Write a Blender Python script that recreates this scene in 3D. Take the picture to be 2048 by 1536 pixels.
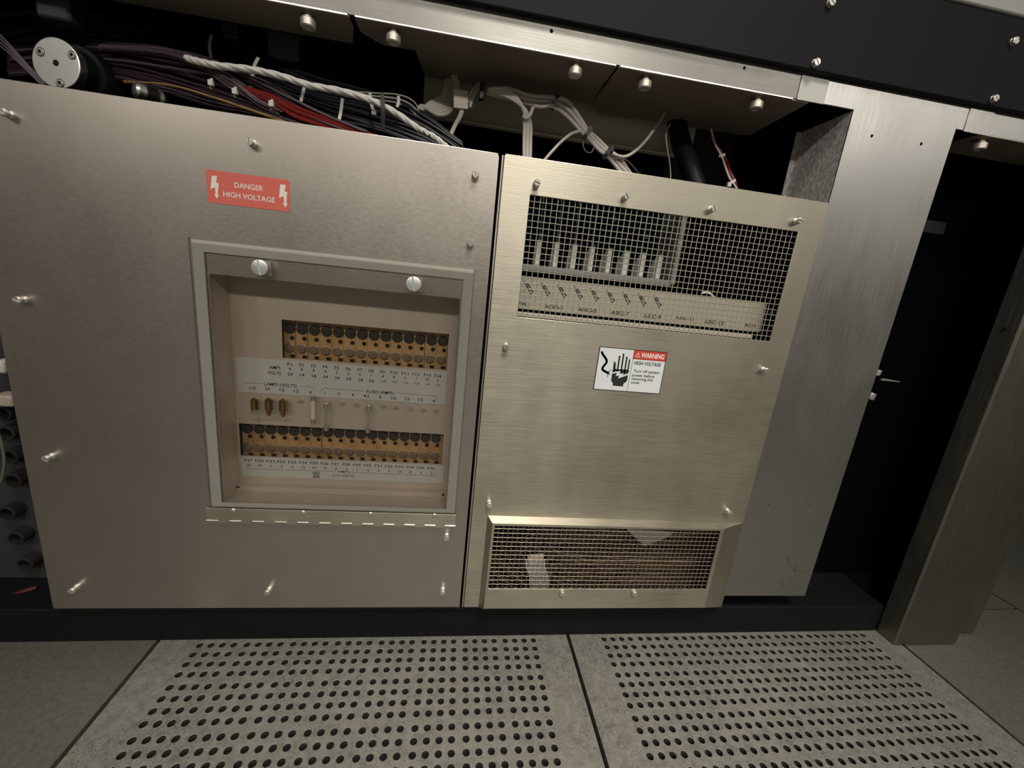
import bpy, math, random
import numpy as np
from mathutils import Vector, Matrix
random.seed(7)
rng = np.random.default_rng(7)
for o in list(bpy.data.objects): bpy.data.objects.remove(o)
scene = bpy.context.scene
col = scene.collection
PI = math.pi

# ------------------------------------------------------------------ camera
FPX = 823.482
CAM = Vector((-0.07347, -0.52620, 0.55197))
R = Matrix.Rotation(-0.14415, 3, 'Z') @ Matrix.Rotation(1.33061, 3, 'X') @ Matrix.Rotation(0.10709, 3, 'Z')
cd = bpy.data.cameras.new('camera'); cam = bpy.data.objects.new('camera', cd); col.objects.link(cam)
cd.sensor_width = 36; cd.lens = FPX / 2048 * 36; cd.clip_start = 0.02; cd.clip_end = 50
cam.matrix_world = Matrix.Translation(CAM) @ R.to_4x4()
scene.camera = cam

def P(u, v, y=0.0):                       # point of the plane y=const seen at a pixel of the photograph
    d = R @ Vector(((u - 1024) / FPX, -(v - 768) / FPX, -1))
    t = (y - CAM.y) / d.y
    return CAM + d * t

# ------------------------------------------------------------------ world, lamps, exposure
w = bpy.data.worlds.new('world'); scene.world = w; w.use_nodes = True
bg = w.node_tree.nodes['Background']; bg.inputs[0].default_value = (1.0, 0.93, 0.84, 1); bg.inputs[1].default_value = 0.05
def area(name, loc, aim, sx, sy, power, color=(1, .95, .87)):
    ld = bpy.data.lights.new(name, 'AREA'); ld.shape = 'RECTANGLE'; ld.size = sx; ld.size_y = sy
    ld.energy = power; ld.color = color
    o = bpy.data.objects.new(name, ld); col.objects.link(o); o.location = loc
    o.rotation_euler = (Vector(aim) - Vector(loc)).to_track_quat('-Z', 'Y').to_euler()
    return o
for lx, ly, lp_ in ((-2.9, -3.6, 22), (-1.1, -3.6, 15), (0.6, -3.6, 19), (2.3, -3.6, 15), (3.7, -3.6, 15)):
    area('ceiling_light', (lx, ly, 2.50), (lx, ly + .25, 0), 1.2, 0.3, lp_)
pool_light = area('ceiling_light', (0.22, -1.35, 2.50), (0.16, -.25, 0), 0.6, 0.6, 3.4)
pool_light.data.spread = math.radians(50)                     # added lamp, narrow spread pools light on the middle
vs = scene.view_settings
vs.view_transform = 'Standard'; vs.look = 'None'; vs.gamma = 1; vs.exposure = 0.92
vs.use_curve_mapping = False

# ------------------------------------------------------------------ materials
def mat(name, color, rough=0.5, metal=0.0, **kw):
    m = bpy.data.materials.new(name); m.use_nodes = True
    nt = m.node_tree; b = nt.nodes['Principled BSDF']
    b.inputs['Base Color'].default_value = (*color, 1); b.inputs['Roughness'].default_value = rough
    b.inputs['Metallic'].default_value = metal
    for k, v in kw.items():
        b.inputs[k.replace('_', ' ')].default_value = v
    return m
def N(m, t, **inp):
    n = m.node_tree.nodes.new(t)
    for k, v in inp.items(): n.inputs[k].default_value = v
    return n
def L(m, a, b): m.node_tree.links.new(a, b)
def bsdf(m): return m.node_tree.nodes['Principled BSDF']
def noise(m, scale, vec=(1, 1, 1), detail=3, rough=.5):
    tc = N(m, 'ShaderNodeTexCoord'); mp = N(m, 'ShaderNodeMapping'); mp.inputs['Scale'].default_value = vec
    n = N(m, 'ShaderNodeTexNoise', Scale=scale, Detail=detail, Roughness=rough)
    g = N(m, 'ShaderNodeNewGeometry')
    L(m, g.outputs['Position'], mp.inputs[0]); L(m, mp.outputs[0], n.inputs[0])
    return n.outputs['Fac']
def ramp(m, src, stops):
    r = N(m, 'ShaderNodeValToRGB'); e = r.color_ramp.elements
    while len(e) < len(stops): e.new(0.5)
    for q, (p, c) in zip(e, stops): q.position = p; q.color = (*c, 1) if len(c) == 3 else c
    L(m, src, r.inputs[0]); return r.outputs[0]
def maprange(m, src, a, b, c, d):
    r = N(m, 'ShaderNodeMapRange'); L(m, src, r.inputs[0])
    for i, v in zip((1, 2, 3, 4), (a, b, c, d)): r.inputs[i].default_value = v
    return r.outputs[0]
def bump(m, src, strength, dist=0.001):
    b = N(m, 'ShaderNodeBump', Strength=strength, Distance=dist); L(m, src, b.inputs['Height']); L(m, b.outputs[0], bsdf(m).inputs['Normal'])

def steel(name, c1, c2, rough, brush, tangent, aniso=.6, bstr=.25, blotch=3.0, dr=.08):
    m = mat(name, c1, rough, 1.0)
    b = bsdf(m)
    n1 = noise(m, blotch, (1, 1, .7), 4, .6)
    L(m, ramp(m, n1, [(.35, c1), (.68, c2)]), b.inputs['Base Color'])
    n2 = noise(m, 1, brush, 3, .6)
    n3 = noise(m, blotch * 3.1, (1, 1, .6), 4, .6)
    ad = N(m, 'ShaderNodeMath'); ad.operation = 'ADD'; L(m, n2, ad.inputs[0]); L(m, n3, ad.inputs[1])
    L(m, maprange(m, ad.outputs[0], .7, 1.3, rough - dr, rough + dr), b.inputs['Roughness'])
    b.inputs['Anisotropic'].default_value = aniso
    cx = N(m, 'ShaderNodeCombineXYZ')
    for i in range(3): cx.inputs[i].default_value = tangent[i]
    L(m, cx.outputs[0], b.inputs['Tangent'])
    bump(m, n2, bstr, .0004)
    return m
M = {}
M['steel_left'] = steel('satin stainless', (.60, .55, .49), (.51, .46, .405), .36, (150, 500, 330), (0, 0, 1), .22, .015, 3.0, .04)
M['steel_right'] = steel('horizontally brushed stainless', (.55, .51, .41), (.47, .435, .35), .42, (22, 700, 1500), (0, 0, 1), .6, .3)
M['steel_col'] = steel('vertically brushed stainless', (.53, .52, .495), (.47, .46, .43), .45, (900, 700, 16), (1, 0, 0), .6, .3)
M['steel_rail'] = steel('brushed header stainless', (.34, .33, .30), (.29, .28, .255), .42, (14, 700, 1300), (0, 0, 1), .5, .25)
M['steel_glitter'] = steel('stainless return with painted glitter', (.80, .75, .73), (.65, .61, .60), .50, (700, 260, 160), (0, 1, 0), .85, 1.0)
bsdf(M['steel_glitter']).inputs['Metallic'].default_value = .1
L(M['steel_glitter'], ramp(M['steel_glitter'], noise(M['steel_glitter'], 1, (500, 420, 170), 3, .7), [(.36, (.42, .39, .385)), (.60, (.95, .90, .89))]), bsdf(M['steel_glitter']).inputs['Base Color'])  # pale and dark flecks in the colour imitate glittering reflections
M['bright'] = mat('bright plated steel', (.68, .65, .60), .32, .8)
M['nickel'] = mat('knurled nickel', (.70, .65, .56), .38, .65)
M['alu'] = mat('turned aluminium', (.86, .85, .83), .34, 1)
bump(M['alu'], noise(M['alu'], 900), .05)
M['white_screw'] = mat('zinc screw head', (.80, .81, .80), .35, .75)
M['underplate'] = mat('dull dark steel sheet', (.27, .22, .175), .55, .3)
M['lip'] = mat('bare cut steel edge', (.85, .80, .72), .3, 1)
M['black'] = mat('satin black paint', (.007, .007, .008), .45, Specular_IOR_Level=.3)
bump(M['black'], noise(M['black'], 1500), .12, .0003)
M['fascia'] = mat('textured charcoal paint', (.0075, .008, .0098), .6, Specular_IOR_Level=.2)
bump(M['fascia'], noise(M['fascia'], 2200), .25, .0003)
M['plinth'] = mat('black plinth paint', (.005, .005, .006), .6, Specular_IOR_Level=.2)
M['gloss_black'] = mat('glossy black acrylic', (.003, .003, .0035), .12)
M['grey_top'] = mat('light grey paint', (.42, .41, .39), .5)
M['tape'] = mat('white masking square', (.62, .62, .57), .6)
M['grey_plate'] = mat('grey brown plated sheet', (.68, .61, .51), .55, .0)
M['red_label'] = mat('red vinyl', (.68, .145, .11), .38)
M['red_print'] = mat('red print', (.60, .05, .035), .4)
M['white_print'] = mat('white print', (.85, .78, .70), .45)
M['label_white'] = mat('white vinyl', (.72, .74, .75), .35)
M['label_grey'] = mat('pale grey legend plate', (.66, .66, .62), .45)
M['ink'] = mat('black print', (.02, .022, .02), .5)
M['faded_ink'] = mat('faded grey print', (.14, .125, .11), .5)
M['gasket'] = mat('grey foam strip', (.56, .55, .51), .7)
M['amber'] = mat('amber phenolic', (.43, .22, .065), .42)
nn = noise(M['amber'], 55, (1, 1, 1), 3); L(M['amber'], ramp(M['amber'], nn, [(.3, (.47, .26, .10)), (.7, (.64, .39, .17))]), bsdf(M['amber']).inputs['Base Color'])
M['hole'] = mat('deep black hole', (.006, .005, .004), .8)
M['cap_shade'] = mat('shaded cap', (.035, .03, .028), .3)  # upper row caps lie in shade, put into their colour
M['cap'] = mat('dusty translucent cap', (.30, .22, .155), .25, .15)
M['cap_ring'] = mat('grey cap ring', (.36, .30, .24), .3, .5)
M['tray'] = steel('dull tray sheet', (.68, .59, .505), (.58, .50, .425), .50, (50, 60, 60), (1, 0, 0), .2, .1, 9)
bsdf(M['tray']).inputs['Metallic'].default_value = .3
M['brass'] = mat('tarnished brass', (.42, .27, .09), .3, 1)
M['ceramic'] = mat('white ceramic', (.75, .73, .68), .4)
M['glass'] = mat('clear glass', (1, 1, 1), .03, 0, Transmission_Weight=1.0, IOR=1.3)
M['red_glass'] = mat('reddish filament bead', (.30, .09, .06), .3)
M['acrylic'] = None
m = bpy.data.materials.new('clear acrylic sheet'); m.use_nodes = True; nt = m.node_tree; nt.nodes.remove(nt.nodes['Principled BSDF'])
tr = nt.nodes.new('ShaderNodeBsdfTransparent'); tr.inputs[0].default_value = (.97, .965, .95, 1)
gl = nt.nodes.new('ShaderNodeBsdfGlossy'); gl.inputs['Roughness'].default_value = .06
fr = nt.nodes.new('ShaderNodeFresnel'); fr.inputs[0].default_value = 1.35
ms = nt.nodes.new('ShaderNodeMixShader')
nt.links.new(fr.outputs[0], ms.inputs[0]); nt.links.new(tr.outputs[0], ms.inputs[1]); nt.links.new(gl.outputs[0], ms.inputs[2])
nt.links.new(ms.outputs[0], nt.nodes['Material Output'].inputs[0]); M['acrylic'] = m
M['wire'] = mat('galvanised wire', (.62, .58, .50), .42, .8)
M['wire_dull'] = mat('dull brownish wire', (.36, .31, .24), .45, .7)
M['white_cable'] = mat('white cable jacket', (.62, .61, .56), .5)
M['dirty_cable'] = mat('off white cable jacket', (.60, .56, .50), .5)
M['tie'] = mat('natural nylon', (.62, .60, .54), .45)
M['black_tie'] = mat('black nylon', (.01, .01, .01), .4)
M['purple'] = mat('dusky purple wire', (.040, .022, .030), .4)
M['purple_lt'] = mat('mauve wire', (.10, .072, .082), .45)
M['red_wire'] = mat('red wire', (.17, .010, .006), .42)
M['dark_red'] = mat('dark red cable', (.05, .006, .004), .5)
M['yellow_wire'] = mat('yellow wire', (.26, .16, .05), .4)
M['navy'] = mat('dark navy wire', (.009, .010, .014), .5)
M['brown_wire'] = mat('brown wire wrap', (.085, .048, .028), .5)
M['brown_lt'] = mat('tan wire', (.26, .19, .12), .45)
M['green_wire'] = mat('grey green cable', (.10, .13, .09), .5)
M['dark_green'] = mat('dark green ribbon', (.018, .026, .018), .5)
M['pcb'] = mat('green circuit board', (.012, .045, .034), .4)
M['ejector'] = mat('cream nylon', (.90, .89, .82), .4)
M['rail'] = mat('pale aluminium rail', (.42, .42, .40), .4, .6)
M['legend'] = mat('beige legend plate', (.46, .42, .33), .5)
M['clip_plastic'] = mat('dull charcoal plastic', (.032, .032, .034), .5)
M['beige'] = mat('beige plastic', (.40, .34, .27), .5)
M['paper'] = mat('translucent grey film', (.30, .28, .25), .5)
M['post'] = steel('satin door steel', (.30, .285, .245), (.25, .235, .205), .44, (500, 500, 20), (1, 0, 0), .4, .1, 2)
m = mat('perforated panel laminate', (.33, .315, .27), .55); M['tile'] = m
b = bsdf(m)
vo = N(m, 'ShaderNodeTexVoronoi', Scale=150.0); vo.feature = 'DISTANCE_TO_EDGE'
g = N(m, 'ShaderNodeNewGeometry'); nz = N(m, 'ShaderNodeTexNoise', Scale=60.0, Detail=3.0)
mx = N(m, 'ShaderNodeMix'); mx.data_type = 'VECTOR'; mx.inputs[0].default_value = .03
L(m, g.outputs['Position'], mx.inputs[4]); L(m, nz.outputs['Color'], mx.inputs[5]); L(m, mx.outputs[1], vo.inputs['Vector'])
cr = ramp(m, vo.outputs['Distance'], [(.0, (.12, .12, .12)), (.075, (1, 1, 1))])
msk = ramp(m, noise(m, 9, (1, 1, 1), 4, .6), [(.34, (0, 0, 0)), (.58, (1, 1, 1))])
base = ramp(m, noise(m, 70, (1, 1, 1), 5, .7), [(.30, (.115, .112, .096)), (.5, (.172, .167, .144)), (.75, (.222, .216, .188))])
mu = N(m, 'ShaderNodeMix'); mu.data_type = 'RGBA'; mu.blend_type = 'MULTIPLY'
L(m, base, mu.inputs[6]); L(m, cr, mu.inputs[7])
mm = N(m, 'ShaderNodeMath'); mm.operation = 'MULTIPLY'; mm.inputs[1].default_value = .75; L(m, msk, mm.inputs[0]); L(m, mm.outputs[0], mu.inputs[0])
L(m, mu.outputs[2], b.inputs['Base Color'])
m = mat('plain panel laminate', (.30, .285, .24), .5); M['floor'] = m
L(m, ramp(m, noise(m, 160, (1, 1, 1), 4, .7), [(.32, (.078, .075, .060)), (.52, (.102, .099, .082)), (.75, (.125, .121, .10))]), bsdf(m).inputs['Base Color'])
M['rim'] = mat('worn hole rim', (.19, .183, .158), .5)
M['socket'] = mat('black rubber', (.006, .006, .006), .8)
M['under'] = mat('dark concrete below', (.012, .012, .012), .9)  # ground colour blackened for the shade below the floor
M['hole_wall'] = mat('shade dark hole wall', (.016, .016, .013), .8)  # dark colour stands in for shade down the holes
M['smudge'] = mat('grey scuff', (.075, .07, .055), .7)

# ------------------------------------------------------------------ mesh helpers
class MB:
    def __init__(s): s.v = []; s.f = []; s.m = []; s.mi = 0
    def add(s, vs, fs):
        n = len(s.v); s.v += [tuple(x) for x in vs]; s.f += [tuple(i + n for i in f) for f in fs]; s.m += [s.mi] * len(fs)
        return s
    def box(s, x0, x1, y0, y1, z0, z1):
        vs = [(x0, y0, z0), (x1, y0, z0), (x1, y1, z0), (x0, y1, z0), (x0, y0, z1), (x1, y0, z1), (x1, y1, z1), (x0, y1, z1)]
        return s.add(vs, [(0, 3, 2, 1), (4, 5, 6, 7), (0, 1, 5, 4), (1, 2, 6, 5), (2, 3, 7, 6), (3, 0, 4, 7)])
    def obox(s, c, dx, dy, dz):          # box with own axes (half vectors)
        c, dx, dy, dz = map(Vector, (c, dx, dy, dz))
        vs = [c + a * dx + b_ * dy + e * dz for e in (-1, 1) for a, b_ in ((-1, -1), (1, -1), (1, 1), (-1, 1))]
        return s.add(vs, [(0, 3, 2, 1), (4, 5, 6, 7), (0, 1, 5, 4), (1, 2, 6, 5), (2, 3, 7, 6), (3, 0, 4, 7)])
    def lathe(s, c, axis, prof, n=20, a0=0, a1=2 * PI):    # prof: (distance along axis, radius)
        c = Vector(c); ax = Vector(axis).normalized(); u = ax.orthogonal().normalized(); v = ax.cross(u)
        vs = []; full = abs(a1 - a0 - 2 * PI) < 1e-6; k = n if full else n + 1
        for d, r in prof:
            for i in range(k):
                a = a0 + (a1 - a0) * i / n
                vs.append(c + ax * d + (u * math.cos(a) + v * math.sin(a)) * r)
        fs = []
        for j in range(len(prof) - 1):
            for i in range(n):
                i2 = (i + 1) % k
                fs.append((j * k + i, j * k + i2, (j + 1) * k + i2, (j + 1) * k + i))
        if full:
            if prof[0][1] > 1e-6: fs.append(tuple(range(k))[::-1])
            if prof[-1][1] > 1e-6: fs.append(tuple((len(prof) - 1) * k + i for i in range(k)))
        return s.add(vs, fs)
    def cyl(s, p0, p1, r, n=14):
        p0, p1 = Vector(p0), Vector(p1); return s.lathe(p0, p1 - p0, [(0, r), ((p1 - p0).length, r)], n)
    def tube(s, path, r, n=8, cap=True):
        pts = [Vector(p) for p in path]; k = len(pts)
        rs = r if hasattr(r, '__len__') else [r] * k
        T = [(pts[min(i + 1, k - 1)] - pts[max(i - 1, 0)]).normalized() for i in range(k)]
        u = T[0].orthogonal().normalized(); vs = []
        for i in range(k):
            u = (u - T[i] * u.dot(T[i])).normalized(); v = T[i].cross(u)
            for j in range(n):
                a = 2 * PI * j / n; vs.append(pts[i] + (u * math.cos(a) + v * math.sin(a)) * rs[i])
        fs = [(i * n + j, i * n + (j + 1) % n, (i + 1) * n + (j + 1) % n, (i + 1) * n + j) for i in range(k - 1) for j in range(n)]
        if cap: fs += [tuple(range(n))[::-1], tuple((k - 1) * n + j for j in range(n))]
        return s.add(vs, fs)
    def prism(s, poly, y0, y1):          # polygon (x, z), counter-clockwise seen from the front (-y)
        n = len(poly); vs = [(x, y0, z) for x, z in poly] + [(x, y1, z) for x, z in poly]
        fs = [tuple(range(n)), tuple(range(2 * n - 1, n - 1, -1))] + [(i, i + n, (i + 1) % n + n, (i + 1) % n) for i in range(n)]
        return s.add(vs, fs)
    def prism_z(s, poly, z0, z1):        # polygon (x, y) counter-clockwise from above
        n = len(poly); vs = [(x, y, z0) for x, y in poly] + [(x, y, z1) for x, y in poly]
        fs = [tuple(range(n))[::-1], tuple(range(n, 2 * n))] + [(i, (i + 1) % n, (i + 1) % n + n, i + n) for i in range(n)]
        return s.add(vs, fs)
    def flat(s, poly, y): return s.add([(x, y, z) for x, z in poly], [tuple(range(len(poly)))])
    def stroke(s, pts, wd, y):           # thin printed line through (x, z) points
        for (x0, z0), (x1, z1) in zip(pts[:-1], pts[1:]):
            d = Vector((x1 - x0, z1 - z0)); l = d.length
            if l < 1e-9: continue
            n_ = Vector((-d.y, d.x)) / l * wd / 2; e = d / l * wd * .3
            s.flat([(x0 - n_.x - e.x, z0 - n_.y - e.y), (x1 - n_.x + e.x, z1 - n_.y + e.y), (x1 + n_.x + e.x, z1 + n_.y + e.y), (x0 + n_.x - e.x, z0 + n_.y - e.y)][::1], y)
        return s
    def text(s, t, x, z, h, y, width=None, align=.5, bold=0.0, slope=0.0):
        me = text_mesh(t, bold)
        xs = [v.co.x for v in me.vertices]; zs = [v.co.y for v in me.vertices]
        if not xs: return s
        x0, x1 = min(xs), max(xs); H = CAPH
        k = h / H; kx = (width / (x1 - x0)) if width else k
        x0w = x - align * (x1 - x0) * kx
        s.add([(x0w + (v.co.x - x0) * kx, y, z - h / 2 + v.co.y * k + slope * (x0w + (v.co.x - x0) * kx - x)) for v in me.vertices], [tuple(p.vertices) for p in me.polygons])
        return s
_tc = {}
def text_mesh(t, bold=0.0):
    if (t, bold) in _tc: return _tc[(t, bold)]
    cu = bpy.data.curves.new('t', 'FONT'); cu.body = t; cu.resolution_u = 3; cu.fill_mode = 'FRONT'; cu.offset = bold
    ob = bpy.data.objects.new('t', cu); me = bpy.data.meshes.new_from_object(ob)
    bpy.data.objects.remove(ob); bpy.data.curves.remove(cu); _tc[(t, bold)] = me; return me
CAPH = max(v.co.y for v in text_mesh('H').vertices)

def origin(o):
    p = Vector((0, 0, 0))
    while o is not None: p += o.location; o = o.parent
    return p
def finish(me, mats, smooth=True, angle=.6):
    for m_ in (mats if isinstance(mats, (list, tuple)) else [mats]): me.materials.append(m_)
    if smooth:
        me.polygons.foreach_set('use_smooth', [True] * len(me.polygons)); me.set_sharp_from_angle(angle=angle)
    return me
def part(name, mb, mats, parent=None, bevel=None, label=None, smooth=True, loc=None):
    """link the collected shapes as ONE mesh object; coordinates are world ones"""
    base = origin(parent)
    lo = Vector(loc) if loc is not None else None
    off = lo if lo is not None else base
    me = bpy.data.meshes.new(name)
    vs = [(x - off.x, y - off.y, z - off.z) for x, y, z in mb.v]
    me.from_pydata(vs, [], mb.f); me.polygons.foreach_set('material_index', mb.m)
    finish(me, mats, smooth); me.update()
    o = bpy.data.objects.new(name, me); col.objects.link(o)
    if parent is not None: o.parent = parent
    if lo is not None: o.location = lo - base
    if bevel:
        bv = o.modifiers.new('bevel', 'BEVEL'); bv.width = bevel; bv.segments = 2; bv.limit_method = 'ANGLE'; bv.angle_limit = .7
    if label: o['label'] = label
    return o
def sheet(name, outer, holes, y0, thick, mats, parent=None, bevel=0.0004, label=None, loc=None, smooth=True):
    """folded-metal style sheet in the plane y=y0, outline and holes in (x, z)"""
    base = origin(parent); off = Vector(loc) if loc is not None else base
    cu = bpy.data.curves.new(name, 'CURVE'); cu.dimensions = '2D'; cu.fill_mode = 'BOTH'
    cu.extrude = max(thick / 2 - bevel, 1e-5); cu.bevel_depth = bevel; cu.bevel_resolution = 1; cu.offset = -bevel
    for poly in [outer] + holes:
        sp = cu.splines.new('POLY'); sp.points.add(len(poly) - 1); sp.use_cyclic_u = True
        for p, (x, z) in zip(sp.points, poly): p.co = (x, z, 0, 1)
    ob = bpy.data.objects.new(name, cu); me = bpy.data.meshes.new_from_object(ob); bpy.data.objects.remove(ob); bpy.data.curves.remove(cu)
    me.name = name
    for v in me.vertices:
        x, z, d = v.co; v.co = (x - off.x, y0 + thick / 2 - d - off.y, z - off.z)
    me.materials.clear(); finish(me, mats, smooth, .5); me.update()
    o = bpy.data.objects.new(name, me); col.objects.link(o)
    if parent is not None: o.parent = parent
    if loc is not None: o.location = off - base
    if label: o['label'] = label
    return o
def rect(x0, x1, z0, z1): return [(x0, z0), (x1, z0), (x1, z1), (x0, z1)]
def rrect(x0, x1, z0, z1, r, n=3):
    out = []
    for cx, cz, a in ((x1 - r, z0 + r, -PI / 2), (x1 - r, z1 - r, 0), (x0 + r, z1 - r, PI / 2), (x0 + r, z0 + r, PI)):
        for i in range(n + 1):
            t = a + PI / 2 * i / n; out.append((cx + r * math.cos(t), cz + r * math.sin(t)))
    return out
def circ(x, z, r, n=16, sx=1): return [(x + sx * r * math.cos(2 * PI * i / n), z + r * math.sin(2 * PI * i / n)) for i in range(n)]
def tag(o, label=None, cat=None, group=None, kind=None):
    if label: o['label'] = label
    if cat: o['category'] = cat
    if group: o['group'] = group
    if kind: o['kind'] = kind
    return o
def thing(name, label, cat, loc, group=None):
    o = bpy.data.objects.new(name, None); o.empty_display_size = .02; col.objects.link(o); o.location = loc
    return tag(o, label, cat, group)
def put(proto_mesh, name, parent, loc, rot=(0, 0, 0), label=None):     # a repeat that shares mesh data
    o = bpy.data.objects.new(name, proto_mesh); col.objects.link(o)
    if parent is not None: o.parent = parent
    o.location = Vector(loc) - origin(parent); o.rotation_euler = rot
    if label: o['label'] = label
    return o
def mesh_of(name, mb, mats, smooth=True):
    me = bpy.data.meshes.new(name); me.from_pydata(mb.v, [], mb.f); me.polygons.foreach_set('material_index', mb.m)
    return finish(me, mats, smooth)
def spline(pts, n=8):
    pts = [Vector(p) for p in pts]; q = [pts[0] * 2 - pts[1]] + pts + [pts[-1] * 2 - pts[-2]]; out = []
    for i in range(1, len(q) - 2):
        p0, p1, p2, p3 = q[i - 1:i + 3]
        for j in range(n):
            t = j / n
            out.append(.5 * ((2 * p1) + (p2 - p0) * t + (2 * p0 - 5 * p1 + 4 * p2 - p3) * t * t + (3 * p1 - p0 - 3 * p2 + p3) * t ** 3))
    out.append(pts[-1]); return out
def pix(pts): return [P(u, v, y) for u, v, y in pts]

# ------------------------------------------------------------------ floor
S1, TS, PT, GT, MG, Y1 = -0.4679, 0.61, 0.01524, 0.01791, 0.05917, 0.00397
YB = Y1 + 0.0595                                            # seam behind the first row of holes
GAP = 0.0028
fl = MB()
def slab(x0, x1, y0, y1): fl.box(x0 + GAP, x1 - GAP, y0 + GAP, y1 - GAP, -.03, 0)
for r in range(-8, 2):
    y0 = YB + r * TS; y1 = y0 + TS
    for c in range(-4, 10):
        x0 = S1 + c * TS; x1 = x0 + TS
        if r == -1 and c in (0, 1): continue
        if r in (-1, 0) and c in (2, 3):
            if c == 2: slab(S1 + 2 * TS, 1.132, y0, y1)
            elif r == -1: slab(1.132, 1.132 + TS, y0, y1 + TS)
            continue
        slab(x0, x1, y0, y1)
fl.mi = 1
for c in range(-4, 10): fl.box(S1 + c * TS - GAP, S1 + c * TS + GAP, YB - 8 * TS, YB + 2 * TS, -.029, -.016)
fl.box(1.132 - GAP, 1.132 + GAP, YB - TS, YB + TS, -.029, -.016)
for r in range(-7, 2): fl.box(S1 - 4 * TS, S1 + 9 * TS, YB + r * TS - GAP, YB + r * TS + GAP, -.029, -.017)
f_ = part('floor', fl, [M['floor'], M['hole']], None, smooth=False); tag(f_, 'plain grey beige raised floor panels with thin black seams', kind='structure')
sf = MB().box(-3.2, 5.6, -5.05, .8, -.36, -.34); f2 = part('floor', sf, M['under'], None); tag(f2, 'dark ground seen through the floor holes', kind='structure')

M['wall'] = mat('matt grey wall paint', (.16, .15, .135), .8)
def shell(name, x0, x1, y0, y1, z0, z1):
    tag(part(name, MB().box(x0, x1, y0, y1, z0, z1), M['wall'], None, smooth=False), kind='structure')
shell('wall_back', -3.2, 5.6, .80, .85, -.34, 2.6); shell('wall_front', -3.2, 5.6, -5.1, -5.05, -.34, 2.6)
shell('wall_left', -3.25, -3.2, -5.1, .85, -.34, 2.6); shell('wall_right', 5.6, 5.65, -5.1, .85, -.34, 2.6)
shell('ceiling', -3.25, 5.65, -5.1, .85, 2.6, 2.65)
def perforated(x0, y0, label):
    mb = MB(); R1, R2, n = .0043, .0048, 16
    xs = [MG + (c // 4) * (3 * PT + GT) + (c % 4) * PT for c in range(32)]
    ys = [YB - y0 - .0595 - ((r // 4) * (3 * PT + GT) + (r % 4) * PT) for r in range(32)]
    def edges(cs, lo, hi):
        return [lo] + [(a + b_) / 2 for a, b_ in zip(cs[:-1], cs[1:])] + [hi]
    ys = sorted(ys)
    ex = edges(xs, xs[0] - PT / 2, xs[-1] + PT / 2); ey = edges(ys, ys[0] - PT / 2, ys[-1] + PT / 2)
    cs = [(math.cos(2 * PI * (i + .5) / n), math.sin(2 * PI * (i + .5) / n)) for i in range(n)]
    for ix, cx in enumerate(xs):
        for iy, cy in enumerate(ys):
            ax0, ax1, ay0, ay1 = ex[ix] - cx, ex[ix + 1] - cx, ey[iy] - cy, ey[iy + 1] - cy
            out = []
            for i, (c, s) in enumerate(cs):
                k = min((ax1 if c > 0 else ax0) / c, (ay1 if s > 0 else ay0) / s)
                q = i % 4
                # corner snap so neighbouring cells meet
                px, py = c * k, s * k
                out.append((px, py))
            # replace points nearest each corner by the corner itself
            for (qx, qy) in ((ax1, ay1), (ax0, ay1), (ax0, ay0), (ax1, ay0)):
                j = min(range(n), key=lambda i: (out[i][0] - qx) ** 2 + (out[i][1] - qy) ** 2); out[j] = (qx, qy)
            vs = [(cx + a, cy + b_, 0) for a, b_ in out] + [(cx + c * R2, cy + s * R2, 0) for c, s in cs] + \
                 [(cx + c * R1, cy + s * R1, -.0006) for c, s in cs] + [(cx + c * R1, cy + s * R1, -.028) for c, s in cs]
            nb = len(mb.v); mb.v += vs
            for i in range(n):
                j = (i + 1) % n
                mb.f += [(nb + i, nb + j, nb + n + j, nb + n + i), (nb + n + i, nb + n + j, nb + 2 * n + j, nb + 2 * n + i), (nb + 2 * n + i, nb + 2 * n + j, nb + 3 * n + j, nb + 3 * n + i)]
                mb.m += [0, 1, 2]
    g_ = GAP; X0, X1, Z0, Z1 = ex[0], ex[-1], ey[0], ey[-1]
    for a in ((g_, X0, g_, TS - g_), (X1, TS - g_, g_, TS - g_), (X0, X1, g_, Z0), (X0, X1, Z1, TS - g_)):
        mb.add([(a[0], a[2], 0), (a[1], a[2], 0), (a[1], a[3], 0), (a[0], a[3], 0)], [(0, 1, 2, 3)])
    c0 = g_; c1 = TS - g_
    mb.add([(c0, c0, 0), (c1, c0, 0), (c1, c1, 0), (c0, c1, 0), (c0, c0, -.03), (c1, c0, -.03), (c1, c1, -.03), (c0, c1, -.03)],
           [(0, 4, 5, 1), (1, 5, 6, 2), (2, 6, 7, 3), (3, 7, 4, 0)])
    me = mesh_of('perforated_floor_tile', mb, [M['tile'], M['rim'], M['hole_wall']], False)
    o = put(me, 'perforated_floor_tile', None, (x0, y0, 0))
    tag(o, label, 'floor tile', 'perforated tiles in front of the cabinet'); return o
pt = perforated(S1, YB - TS, 'perforated floor tile below the red danger label, left of the centre seam')
pt2 = pt.copy(); col.objects.link(pt2); pt2.location.x = S1 + TS
pt2['label'] = 'perforated floor tile right of the centre seam, running to the foot of the grey door'

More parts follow.
